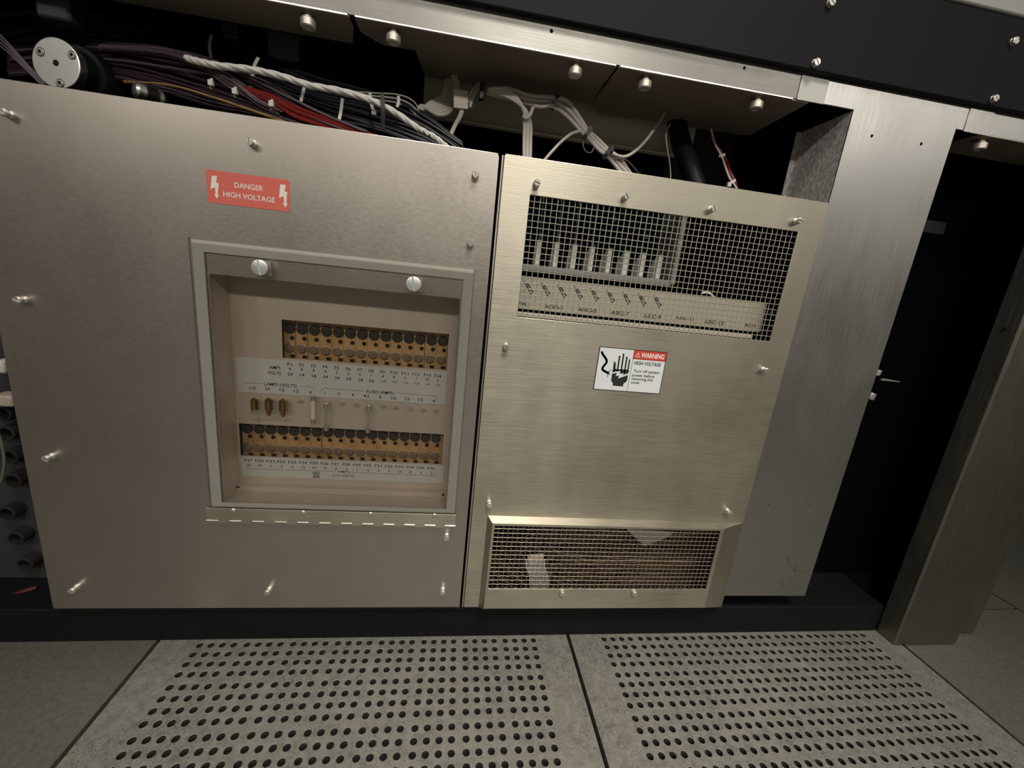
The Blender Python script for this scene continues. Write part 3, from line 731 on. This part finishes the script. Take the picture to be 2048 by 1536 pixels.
bt.stroke([(a3.x, .4812), (a3.x, .4237)], .0005, YW); bt.stroke([(a3.x, a3.z), (.2103, a3.z)], .0004, YW)
part('black_print', bt, M['ink'], wl, smooth=False)

# ------------------------------------------------------------------ behind the upper mesh
for i in range(8):
    x = .0262 + i * .0250
    t = thing('circuit_card', 'green circuit card with cream ejector behind the mesh, %s' % ['leftmost of the eight', 'second from the left', 'third from the left', 'fourth from the left', 'fourth from the right', 'third from the right', 'second from the right', 'rightmost of the eight'][i], 'circuit card', (x, .05, .58), 'circuit cards behind the mesh')
    part('board', MB().box(x + .0012, x + .0028, .064, .25, .580, .672), M['pcb'], t)
    e = MB(); prof = [(.050, .5785), (.080, .5785), (.080, .592), (.058, .6095), (.050, .6112)]
    n_ = len(prof); x0, x1 = x - .0028, x + .0038
    vs_ = [(x0, a, b_) for a, b_ in prof] + [(x1, a, b_) for a, b_ in prof]
    e.add(vs_, [tuple(range(n_)), tuple(range(2 * n_ - 1, n_ - 1, -1))] + [(k_, k_ + n_, (k_ + 1) % n_ + n_, (k_ + 1) % n_) for k_ in range(n_)])
    part('ejector', e, M['ejector'], t, .0006)
    cp = MB()
    for j in range(5):
        z = .600 + random.uniform(0, .05); cp.box(x + .0028, x + .0075, .066 + .02 * j, .074 + .02 * j, z, z + .006)
    cp.box(x + .0028, x + .009, .062, .066, .606, .6068).box(x + .0028, x + .009, .062, .066, .613, .6138)
    part('component', cp, M['clip_plastic'], t)
t = thing('card_cage', 'pale aluminium card cage rail under the cream card ejectors', 'card cage', (.1, .05, .57))
part('rail', MB().box(-.03, .2215, .048, .060, .5708, .5778).box(-.03, .2215, .06, .26, .5708, .573), M['rail'], t, .0005)
part('side_plate', MB().box(.2200, .2215, .046, .26, .5708, .672).box(.2215, .2275, .046, .0472, .573, .672), M['rail'], t, .0004)
lg = thing('legend_strip', 'beige printed legend strip behind the lower part of the upper mesh', 'legend strip', (.17, .034, .515))
part('plate', MB().box(-.030, .3655, .0300, .0318, .5190, .5622).box(-.030, .3655, .0300, .08, .5606, .5622), M['legend'], lg, .0008)
part('lower_channel', MB().box(-.030, .350, .024, .030, .5090, .5150), M['grey_plate'], lg, .001)
tx = MB(); yy = .0297
def g5(a, b_): return P(1000 + a / 4.954, 380 + b_ / 4.954, yy)
for s, a, b_, wd in (('CPU', 230, 1135, .016), ('ACIO-3', 530, 1160, .026), ('AHIO-5', 865, 1190, .026), ('A3IC-7', 1190, 1220, .026), ('A3IC-9', 1508, 1252, .026), ('A3IC-11', 1830, 1270, .028), ('A3IC-13', 2120, 1310, .030), ('AX15', 2480, 1340, .018)):
    p = g5(a, b_); tx.text(s, p.x, max(p.z, .5215), .0048, yy, width=wd, bold=.012)
for i in range(9):
    x = .013 + i * .0228; z = .551
    for k_, (ln, off) in enumerate(((.016, 0), (.012, .004))):
        tx.stroke([(x + off - .004, z + .004 - off * .4), (x + off + ln * .45, z - ln * .7)], .0016, yy)
part('lettering', tx, M['ink'], lg, smooth=False)
o = part('wire_loop', MB().tube(spline(pix([(1403, 586, .04), (1412, 585, .04), (1420, 587, .04), (1430, 596, .045)]), 6), .0014, 8), M['ejector'], None, loc=P(1415, 590, .04)); tag(o, 'short white wire loop above the beige legend strip', 'wire')
o = part('standoff', MB().lathe(P(1539, 625, .05), (0, -1, 0), [(-.05, .004), (0, .004), (.006, .004), (.008, .0025)], 14), M['bright'], None, loc=P(1539, 625, .05)); tag(o, 'shiny round standoff at the right end of the beige legend strip', 'standoff')

# ------------------------------------------------------------------ behind the hood mesh: wire wrap
def strands(name, n, path_fn, r, m, parent, seg=5, kind=None, label=None):
    mb = MB()
    for i in range(n): mb.tube(spline(path_fn(i), 4), r * random.uniform(.8, 1.2), seg)
    o = part(name, mb, m, parent)
    if kind: o['kind'] = kind
    if label: o['label'] = label
    return o
bp = thing('backplane', 'wire wrapped backplane of brown wires behind the hood mesh', 'backplane', (.17, .09, .08))
part('board', MB().box(-.03, .38, .085, .088, .066, .24), M['hole'], bp)
def bw(i):
    z = random.uniform(.075, .225); y = random.uniform(.03, .078); s = random.gauss(0, .014)
    x0 = random.uniform(.07, .16) if random.random() < .65 else random.uniform(.1, .25)
    return [(x0, y + .01, z + s), (x0 + .05, y, z + s * .5 + random.gauss(0, .004)), (.25, y, z + random.gauss(0, .004)), (.40, y, z + random.gauss(0, .006))]
strands('brown_wires', 330, bw, .00065, M['brown_wire'], bp, 4, 'stuff', 'mass of thin brown wires')
strands('tan_wires', 46, bw, .00055, M['brown_lt'], bp, 4, 'stuff', 'lighter tan wires lying over the brown ones')
def bw2(i):
    x0 = random.uniform(-.03, .05); y = random.uniform(.03, .07); z = .16 - random.uniform(0, .05)
    return [(x0, y, z + random.gauss(0, .01)), (x0 + .025, y, z - .03), (x0 + .06, y, z - .062), (x0 + .075, y + .01, z - .09)]
strands('corner_wires', 70, bw2, .0006, M['brown_wire'], bp, 4, 'stuff', 'brown wires fanning into the lower left corner')
def bw3(i):
    x0 = random.uniform(.06, .15); y = random.uniform(.03, .07); z = random.uniform(.13, .21)
    return [(x0, y, z), (x0 + random.gauss(0, .02), y, z - .02), (x0 + random.gauss(0, .03), y, z - .045), (x0 + random.gauss(0, .04), y, z - .07)]
strands('tangled_wires', 34, bw3, .0007, M['purple_lt'], bp, 4, 'stuff', 'pale tangled wires near the grey connector')
rc = MB()
for i in range(9):
    x = .062 + i * .0036
    rc.tube([(x + .012, .028, .060), (x + .006, .024, .105), (x - .001, .026, .118), (x - .002, .030, .130)], .0017, 6)
cn = thing('ribbon_connector', 'grey ribbon cable with connector low behind the hood mesh', 'connector', (.08, .026, .06))
part('ribbon', rc, M['paper'], cn)
part('connector', MB().obox((.075, .030, .132), (.013, 0, .002), (0, .004, 0), (-.001, 0, .006)), M['beige'], cn, .001)
tr_ = P(1252, 1062, .02), P(1345, 1068, .02), P(1330, 1076, .02), P(1289, 1092, .02)
o = part('plastic_film', MB().prism([(tr_[0].x, tr_[0].z + .004), (tr_[3].x, tr_[3].z), (tr_[2].x, tr_[2].z), (tr_[1].x + .004, tr_[1].z + .004)], .0195, .0202), M['paper'], None, loc=tr_[0]); tag(o, 'grey pointed film hanging behind the top of the hood mesh', 'film')

# ------------------------------------------------------------------ cavity behind the panels: back plate, ducts
bpz = thing('rear_plate', 'grey brown folded metal plate at the back of the wiring cavity', 'plate', (.05, .15, .77))
part('plate', MB().box(-.145, .268, .150, .153, .770, .8445), M['grey_plate'], bpz, .001)
part('lip', MB().box(-.145, .268, .138, .150, .7655, .7685).box(-.145, .268, .146, .150, .7685, .772), M['grey_plate'], bpz, .0012)
o = part('rear_duct', MB().box(.245, .36, .19, .21, .70, .84), M['clip_plastic'], None, .001); tag(o, 'dull dark box edge at the right of the cavity behind the red and white wires', 'duct')
o = part('black_conduit', MB().tube(spline(pix([(1352, 238, .12), (1362, 285, .10), (1378, 330, .08), (1392, 375, .07)]) + [P(1400, 420, .07)], 6), .0135, 14), M['black'], None, loc=P(1362, 285, .10)); tag(o, 'thick black conduit dropping behind the vent cover', 'conduit')

# aluminium hub
hc = P(112, 126, .03); 
ax = Vector((-.10, -1, .05)).normalized()
t = thing('aluminium_hub', 'round turned aluminium hub with three cap screws above the left panel edge', 'hub', hc)
rh = .0245
part('disc', MB().lathe(hc - ax * .009, ax, [(0, rh * .97), (.0075, rh), (.0088, rh * .99), (.0091, rh * .975), (.0092, rh * .96), (.0092, rh * .94), (.0092, .0034), (.0092, .0031), (.004, .0030), (.004, .0002)], 56), M['alu'], t)
part('centre_hole', MB().lathe(hc - ax * .0028, ax, [(0, .0030), (.0031, .0030), (.0032, .0001)], 20), M['hole'], t)
part('black_housing', MB().lathe(hc - ax * .070, ax, [(0, .031), (.045, .031), (.048, .029), (.048, .024), (.0601, .024), (.0601, .018)], 40), M['black'], t)
for u, v in ((77, 102), (147, 112), (123, 168)):
    p = P(u, v, .03); d = p - hc; d -= ax * d.dot(ax); c = hc + d
    part('cap_screw', MB().lathe(c, ax, [(-.0005, .0042), (.0003, .0042), (.0004, .0033), (.0012, .0031), (.0012, .0019), (-.0004, .0018), (-.0004, .0001)], 20), M['bright'], t)
    part('counterbore', MB().lathe(c, ax, [(0, .0044), (.00035, .0044), (.00036, .0034)], 20), M['hole'], t)
# chrome connector
cc = P(283, 184, .03)
t = thing('chrome_connector', 'small chrome capped connector with a ring beside the left harness', 'connector', cc)
a2x = Vector((.62, .78, -.08)).normalized()
part('cap', MB().lathe(cc - a2x * .007, a2x, [(0, .0030), (.0006, .0062), (.0030, .0086), (.009, .0090), (.0100, .0080)], 24), M['alu'], t)
part('body', MB().lathe(cc, a2x, [(0, .0074), (.020, .0074)], 20), M['black'], t)
part('ring', MB().lathe(cc + a2x * .014, a2x, [(0, .0078), (.0004, .0092), (.0032, .0092), (.0036, .0078)], 24), M['alu'], t)
# black clamps
for (u0, v0, u1, v1, y, lab) in ((62, -30, 142, 44, .045, 'dull black clamp block above the aluminium hub'), (532, 60, 598, 124, .06, 'dull black clamp block hanging left of the middle thumb screws'), (440, 20, 475, 80, .085, 'narrow dark clamp block hanging beyond the white cable tie')):
    a, b_ = P(u0, v0, y), P(u1, v1, y)
    c = (a + b_) / 2
    o = part('clamp_block', MB().box(a.x, b_.x, y, y + .02, b_.z, a.z + .01), M['clip_plastic'], None, .003, loc=(c.x, y, b_.z)); tag(o, lab, 'clamp', 'black clamp blocks in the cavity')

# ------------------------------------------------------------------ harnesses
def flow(secs, n, jitter=.15, kmix=3):
    """secs: list of (u, v_top, v_bottom, y0, y1); returns strand paths across the band"""
    out = []
    for i in range(n):
        a = random.random(); b_ = random.random(); pts = []
        for k_, (u, vt, vb, y0, y1) in enumerate(secs):
            a = min(1, max(0, a + random.gauss(0, jitter * .35))); y = y0 + (y1 - y0) * b_
            pts.append(P(u + random.gauss(0, 3), vt + (vb - vt) * a, y))
        out.append(pts)
    return out
def bundle(name, secs, n, r, m, parent, seg=5, jitter=.15, kind='stuff', label=None):
    mb = MB()
    for pth in flow(secs, n, jitter): mb.tube(spline(pth, 6), r * random.uniform(.8, 1.15), seg)
    o = part(name, mb, m, parent)
    if kind: o['kind'] = kind
    if label: o['label'] = label
    return o
def tie(parent, pts, head=None, r=.0011, m=None, wd=.0034):
    pts = [(a, b_, c - .006) for a, b_, c in pts]; head = (head[0], head[1], head[2] - .006) if head else None
    """nylon cable tie: flat strap through points, plus a square head"""
    mb = MB(); sp = spline(pix(pts), 5)
    for a, b_ in zip(sp[:-1], sp[1:]):
        d = (b_ - a); s_ = Vector((0, 1, 0)).cross(d).normalized() * wd / 2
        mb.obox((a + b_) / 2, d * .52, s_, Vector((0, .0005, 0)))
    if head:
        h = P(*head); mb.obox(h, (.0025, 0, 0), (0, .0018, 0), (0, 0, .0027))
    return part('cable_tie', mb, m or M['tie'], parent, label=None)
hn = thing('purple_harness', 'wide harness of dusky purple, red and yellow wires running down to the left panel edge', 'wire harness', P(400, 160, .05))
SEC = [(20, 95, 150, .10, .14), (120, 85, 150, .09, .13), (230, 88, 158, .06, .11), (330, 96, 185, .05, .10), (430, 122, 215, .045, .09), (530, 168, 235, .04, .08), (630, 222, 262, .035, .07), (730, 262, 300, .03, .06)]
bundle('purple_wires', SEC, 150, .0015, M['purple'], hn, label='dusky purple wires')
bundle('mauve_wires', [(a, b_ - 2, c - 4, d - .004, e - .02) for a, b_, c, d, e in SEC], 16, .0010, M['purple_lt'], hn, jitter=.1, label='paler mauve wires on top')
bundle('mauve_wires', [(200, 90, 100, .05, .06), (330, 97, 116, .043, .05), (400, 122, 140, .04, .046), (460, 152, 178, .038, .044), (520, 196, 214, .036, .042), (560, 216, 240, .034, .04)], 10, .0013, M['purple_lt'], hn, label='pale mauve wires peeling away')
bundle('red_wires', [(470, 170, 178, .040, .046), (540, 192, 204, .036, .042), (600, 218, 236, .033, .04), (680, 246, 262, .03, .036), (750, 272, 290, .03, .034)], 12, .0019, M['red_wire'], hn, 6, label='bright red wires')
bundle('yellow_wires', [(250, 158, 166, .04, .05), (340, 168, 172, .038, .042), (430, 192, 198, .034, .038), (520, 222, 230, .03, .036), (600, 248, 258, .028, .032)], 3, .0010, M['yellow_wire'], hn, label='yellow wires along the lower side')
for h in ((422, 166, .036), (470, 183, .034), (543, 208, .030)):
    tie(hn, [(h[0] + 1, h[1] - 9, h[2] + .004), (h[0], h[1], h[2]), (h[0] - 1, h[1] + 12, h[2] + .004)], h, wd=.0028)
hd = thing('navy_harness', 'flat harness of dark navy wires strapped with pale cable ties behind the white cable', 'wire harness', P(640, 190, .06))
SD = [(330, 50, 100, .13, .15), (430, 82, 140, .11, .13), (530, 120, 185, .075, .10), (640, 158, 232, .06, .085), (740, 185, 260, .055, .08), (840, 225, 290, .05, .075), (920, 285, 330, .05, .07)]
bundle('navy_wires', SD, 120, .0019, M['navy'], hd, label='dark navy wires')
bundle('green_wires', [(700, 185, 190, .062, .07), (790, 192, 215, .06, .07), (830, 212, 240, .06, .07), (838, 240, 262, .06, .07)], 14, .0018, M['dark_green'], hd, label='dark green wires curling down')
strands('thin_white_wires', 3, lambda i: pix([(690, 182 + 5 * i, .055), (745, 186 + 6 * i, .053), (800, 190 + 9 * i, .052), (832, 208 + 11 * i, .052), (842, 245 + 7 * i, .055)]), .0008, M['dirty_cable'], hd)
tie(hd, [(423, 70, .10), (419, 95, .09), (425, 125, .085)])
tie(hd, [(517, 115, .065), (508, 135, .06), (503, 172, .055)], (504, 177, .054))
tie(hd, [(611, 166, .055), (605, 190, .052), (600, 212, .05)], (600, 217, .049))
tie(hd, [(685, 197, .050), (682, 222, .047), (677, 246, .045)], (677, 251, .044))
tie(hd, [(740, 186, .05), (742, 205, .048), (747, 222, .047)], (748, 225, .046))
tie(hd, [(797, 192, .048), (797, 205, .047), (794, 214, .047)])
tie(hd, [(764, 185, .030), (766, 215, .028), (766, 262, .03)], None, m=M['black_tie'], wd=.0045)
# dark bundle at upper left
db = thing('background_harness', 'faint dark harness in the deep upper left of the cavity', 'wire harness', P(150, 60, .2))
bundle('dark_wires', [(-60, 20, 120, .2, .26), (60, 10, 90, .2, .26), (200, 20, 80, .2, .26), (360, 30, 100, .2, .26), (520, 60, 150, .18, .24), (700, 110, 190, .16, .2)], 60, .0022, M['navy'], db)
strands('grey_wires', 4, lambda i: pix([(-10, 60 + 8 * i, .05), (20, 90 + 6 * i, .05), (60, 135 + 4 * i, .052), (90, 165 + 4 * i, .055)]), .0010, M['purple_lt'], db)

def twisted(pts, n, rr, rs, turns, m, name, label, cat='cable', group=None, nseg=8):
    path = spline(pix(pts), nseg); t = thing(name, label, cat, path[len(path) // 2], group)
    k = len(path); T = [(path[min(i + 1, k - 1)] - path[max(i - 1, 0)]).normalized() for i in range(k)]
    u = T[0].orthogonal().normalized(); fr = []
    for i in range(k): u = (u - T[i] * u.dot(T[i])).normalized(); fr.append((u.copy(), T[i].cross(u)))
    for s_ in range(n):
        mb = MB(); ph = 2 * PI * s_ / n
        mb.tube([path[i] + (fr[i][0] * math.cos(ph + turns * 2 * PI * i / k) + fr[i][1] * math.sin(ph + turns * 2 * PI * i / k)) * rr for i in range(k)], rs, 8)
        part('strand', mb, m, t)
    return t
twisted([(372, 116, .036), (400, 124, .034), (440, 132, .033), (500, 139, .032), (560, 152, .031), (620, 171, .030), (680, 182, .030), (740, 200, .030), (790, 225, .030), (835, 256, .030), (868, 274, .030), (893, 294, .030), (915, 312, .032)], 3, .0012, .0026, 8, M['white_cable'], 'twisted_cable', 'thick twisted white cable crossing the left cavity')
tc = MB().obox(P(853, 266, .026), (.003, 0, -.0025), (0, .004, 0), (.0015, 0, .0015)); o = part('cable_clip', tc, M['tie'], None, .0005, loc=P(853, 266, .026)); tag(o, 'small pale clip near the lower end of the white twisted cable', 'clip')

def cable_set(name, label, paths, r, m, ties=(), group=None, cat='cable bundle', y_off=0):
    t = thing(name, label, cat, P(*paths[0][len(paths[0]) // 2]), group)
    for pts in paths: part('strand', MB().tube(spline(pix(pts), 7), r, 8), m, t)
    for a in ties: tie(t, a[0], a[1], m=M['black_tie'], wd=.005)
    return t
# fan of white cables, left
cable_set('white_cable_fan', 'fan of off white cables left of the tagged cable', [[(833, 240, .075), (842, 222 - 2 * i, .075), (862 + 3 * i, 205 + 5 * i, .078), (885 + 4 * i, 192 + 5 * i, .085), (893 + 5 * i, 160, .10)] for i in range(6)], .0024, M['dirty_cable'])
t = cable_set('tagged_cable', 'off white cable pair with a clear flat tag, dropping to the panel edge', [[(905 + 6 * i, 150, .09), (914 + 5 * i, 190, .08), (922 + 3 * i, 222, .07), (907 + 2 * i, 255, .06), (893 + 3 * i, 288, .055), (885 + 3 * i, 320, .055)] for i in range(2)] + [[(936, 205, .07), (940, 190, .07), (948, 178, .072), (958, 168, .08)], [(940, 215, .07), (946, 195, .07), (955, 180, .072), (962, 170, .08)]], .0021, M['dirty_cable'])
a, b_ = P(910, 178, .066), P(936, 222, .066)
part('tag', MB().prism([(a.x, b_.z + .001), (b_.x, b_.z + .002), (b_.x - .002, a.z), (a.x - .002, a.z)], .0655, .0675), M['grey_plate'], t, .0004)
# main white bundle
main = []
random.seed(3)
for i in range(7):
    o1 = (i - 3) * 3.2; yy_ = .062 + .003 * (i % 3)
    main.append([(974, 182 + abs(o1) * .4, yy_), (1010, 186 + o1, yy_), (1060, 200 + o1 * .9, yy_), (1106, 205 + o1, yy_ - .002), (1135, 218 + o1 * 1.6, yy_ - .004), (1158, 246 + o1 * 1.3, yy_ - .006), (1176, 268 + o1 * .8, yy_ - .008), (1198, 290 + o1, yy_ - .010), (1216, 306 + o1 * .8, yy_ - .012), (1240, 330 + o1 * 1.3, yy_ - .012), (1262, 358 + o1, yy_ - .012)])
t = cable_set('white_cable_bundle', 'main bundle of white cables tied in black, crossing above the vent cover', main, .0024, M['dirty_cable'],
    [([(1117, 190, .052), (1110, 200, .050), (1103, 213, .052)], (1104, 213, .052)), ([(1184, 256, .046), (1174, 268, .044), (1166, 278, .046)], (1180, 258, .046)), ([(1224, 296, .040), (1215, 306, .038), (1206, 318, .040)], (1223, 298, .040))])
part('cable_tie', MB().obox(P(964, 182, .058), (.003, 0, .001), (0, .004, 0), (0, 0, .010)), M['black_tie'], t, .001)
part('knot', MB().lathe(P(1221, 301, .036), (0, -1, 0), [(-.003, .004), (0, .0042), (.002, .003)], 12), M['black_tie'], t)
cable_set('drop_cables', 'three white cables hanging straight down behind the vent cover top edge', [[(978 + 3 * i, 178 + 5 * i, .060), (1005, 178 + 6 * i, .056), (1030, 192 + 5 * i, .054), (1048 + 2 * i, 222, .052), (1049 + 6 * i, 250, .052), (1048 + 6.5 * i, 285, .052), (1048 + 6 * i, 335, .052)] for i in range(3)] + [[(1046, 232, .047), (1052, 236, .046), (1060, 230, .046), (1066, 215, .05)], [(1068, 212, .056), (1085, 214, .058), (1106, 208, .058)]], .0022, M['dirty_cable'])
cable_set('thin_white_cable', 'single white cable curving down left of the tied bundle', [[(1160, 262, .055), (1142, 268, .053), (1122, 284, .05), (1104, 303, .048), (1085, 325, .048)]], .0019, M['dirty_cable'], cat='cable')
cable_set('thin_white_cable', 'single white cable swinging up to the right from the lowest black tie', [[(1212, 300, .045), (1232, 310, .045), (1250, 313, .046), (1268, 304, .05), (1290, 283, .06), (1310, 256, .07), (1322, 238, .08), (1330, 222, .09)]], .0019, M['dirty_cable'], cat='cable')
cable_set('thin_grey_wire', 'thin grey wire falling right of the tied white bundle', [[(1230, 316, .045), (1252, 320, .045), (1268, 335, .045), (1284, 356, .045)]], .0008, M['purple_lt'], cat='wire')
cable_set('thin_grey_wire', 'thin grey wire loop left of the middle black tie', [[(1168, 276, .042), (1166, 290, .041), (1172, 303, .04), (1182, 305, .04), (1188, 296, .042)]], .0009, M['purple_lt'], cat='wire')
cable_set('thin_grey_wire', 'thin dark wire hanging beside the black conduit', [[(1340, 248, .07), (1332, 268, .068), (1335, 300, .065), (1340, 330, .065), (1342, 380, .065)]], .0007, M['dirty_cable'], cat='wire')
# red and white wires at the right
t = thing('red_white_wires', 'twisted pair of red and white wires dropping to the right end of the vent cover', 'wire', P(1447, 320, .05))
part('red_wire', MB().tube(spline(pix([(1421, 255, .085), (1425, 280, .08), (1442, 310, .07), (1456, 340, .055), (1466, 360, .05), (1474, 390, .05)]), 7), .0014, 8), M['red_wire'], t)
part('red_wire', MB().tube(spline(pix([(1424, 255, .087), (1431, 285, .08), (1450, 315, .07), (1462, 345, .055), (1470, 362, .05), (1479, 390, .05)]), 7), .0014, 8), M['red_wire'], t)
part('white_wire', MB().tube(spline(pix([(1422, 258, .08), (1430, 288, .075), (1443, 312, .065), (1451, 335, .054), (1459, 356, .049), (1470, 372, .046), (1480, 395, .046)]), 7), .0013, 8), M['white_cable'], t)
tie(t, [(1438, 312, .06), (1444, 311, .058), (1450, 309, .06)]); tie(t, [(1458, 368, .044), (1464, 364, .042), (1471, 360, .044)], (1458, 369, .043))

# ------------------------------------------------------------------ left edge of the frame: connector rack
rk = thing('slotted_duct', 'dark slotted wiring duct beside the left edge of the access panel', 'duct', (-.68, .06, .055))
part('duct_body', MB().box(-.86, -.59, .072, .075, .056, .42), M['clip_plastic'], rk)
for k_, (u, v, su, sv) in enumerate([(12, 1028, 34, 13), (24, 962, 24, 12), (18, 915, 26, 12), (30, 1078, 34, 12), (48, 1130, 34, 10), (10, 868, 26, 12), (4, 828, 24, 9)]):
    c = P(u, v, .055); sx = .8e-3 * su; sz = .72e-3 * sv
    sl = MB().lathe((c.x, .072, c.z), (0, -1, 0), [(0, .0105), (.016, .0105), (.017, .0095), (.017, .0075), (.004, .007), (.004, .0005)], 28)
    part('round_socket', sl, M['socket'], rk)
o = part('beige_plug', MB().box(P(-20, 810, .04).x, P(22, 800, .04).x, .040, .062, P(10, 815, .04).z, P(10, 792, .04).z), M['beige'], None, .003, loc=P(10, 815, .05)); tag(o, 'beige plug at the left picture edge, the lower of two', 'plug', 'beige plugs at the left edge')
o = part('beige_plug', MB().box(P(-20, 720, .05).x, P(8, 742, .05).x, .050, .07, P(5, 748, .05).z, P(5, 722, .05).z), M['dirty_cable'], None, .003, loc=P(4, 748, .05)); tag(o, 'pale plug at the left picture edge, the upper of two', 'plug', 'beige plugs at the left edge')
o = part('green_cable', MB().tube(spline(pix([(-20, 850, .03), (-2, 870, .03), (7, 905, .03), (8, 935, .03), (2, 962, .03), (-10, 985, .03)]), 7), .0016, 8), M['green_wire'], None, loc=P(7, 905, .03)); tag(o, 'thin grey green cable loop at the left picture edge', 'cable')
o = part('red_wire', MB().tube(spline(pix([(-20, 1200, .05), (15, 1192, .045), (45, 1183, .045), (75, 1174, .05)]), 7), .0034, 8), M['dark_red'], None, loc=P(30, 1187, .05)); tag(o, 'short dark red cable low at the left picture edge', 'cable')

# ------------------------------------------------------------------ right bay and open door
t = thing('side_bay_cover', 'glossy black inner cover in the dark bay right of the stainless column', 'cover', (.64, .1, .06))
part('cover', MB().box(.5450, .90, .10, .104, .056, .844), M['gloss_black'], t, .001)
a, b_ = P(1858, 440, .098), P(1886, 470, .098)
part('grey_pad', MB().box(a.x - .01, b_.x, .0975, .1, b_.z, a.z), M['clip_plastic'], t, .0005, label='small dull grey pad high on the cover')
t = thing('bay_reflection', 'pale pieces standing in for reflections, with a pin, just inside the bay, at the column edge', 'reflection', P(1748, 780, .05))  # solid pale blobs stand in for reflections in the bay
part('reflection_blob', MB().obox(P(1741, 792, .05), (.005, 0, -.001), (0, .005, 0), (.001, 0, .006)), M['rail'], t, .002)
part('reflection_blob', MB().obox(P(1752, 745, .05), (.005, 0, 0), (0, .005, 0), (.001, 0, .005)), M['paper'], t, .002)
part('pin', MB().tube(pix([(1762, 759, .05), (1780, 761, .05), (1800, 764, .052)]), [.0020, .0015, .0006], 10), M['rail'], t)
dr = thing('cabinet_door', 'grey steel cabinet door standing open at the right picture edge, close to the floor', 'door', (.80, .0, 0))
prof = [(.7300, .0120), (.7312, -.0175), (.7340, -.0200), (.8590, -.0200), (.8610, -.0185), (.8615, .0120)]
part('leaf', MB().prism_z(prof[::-1] if False else prof, .001, 1.0), M['post'], dr, .0008)
part('edge_strip', MB().box(.8620, .9300, .0005, .0125, .004, 1.0), M['post'], dr, .003)
c = P(2014, 659, -.004)
part('bolt_hole', MB().lathe((.7299, -.003, P(2014, 659, -.003).z), (-1, 0, 0), [(0, .0028), (.0008, .0026), (.0008, .0015), (0, .001)], 14), M['hole'], dr)
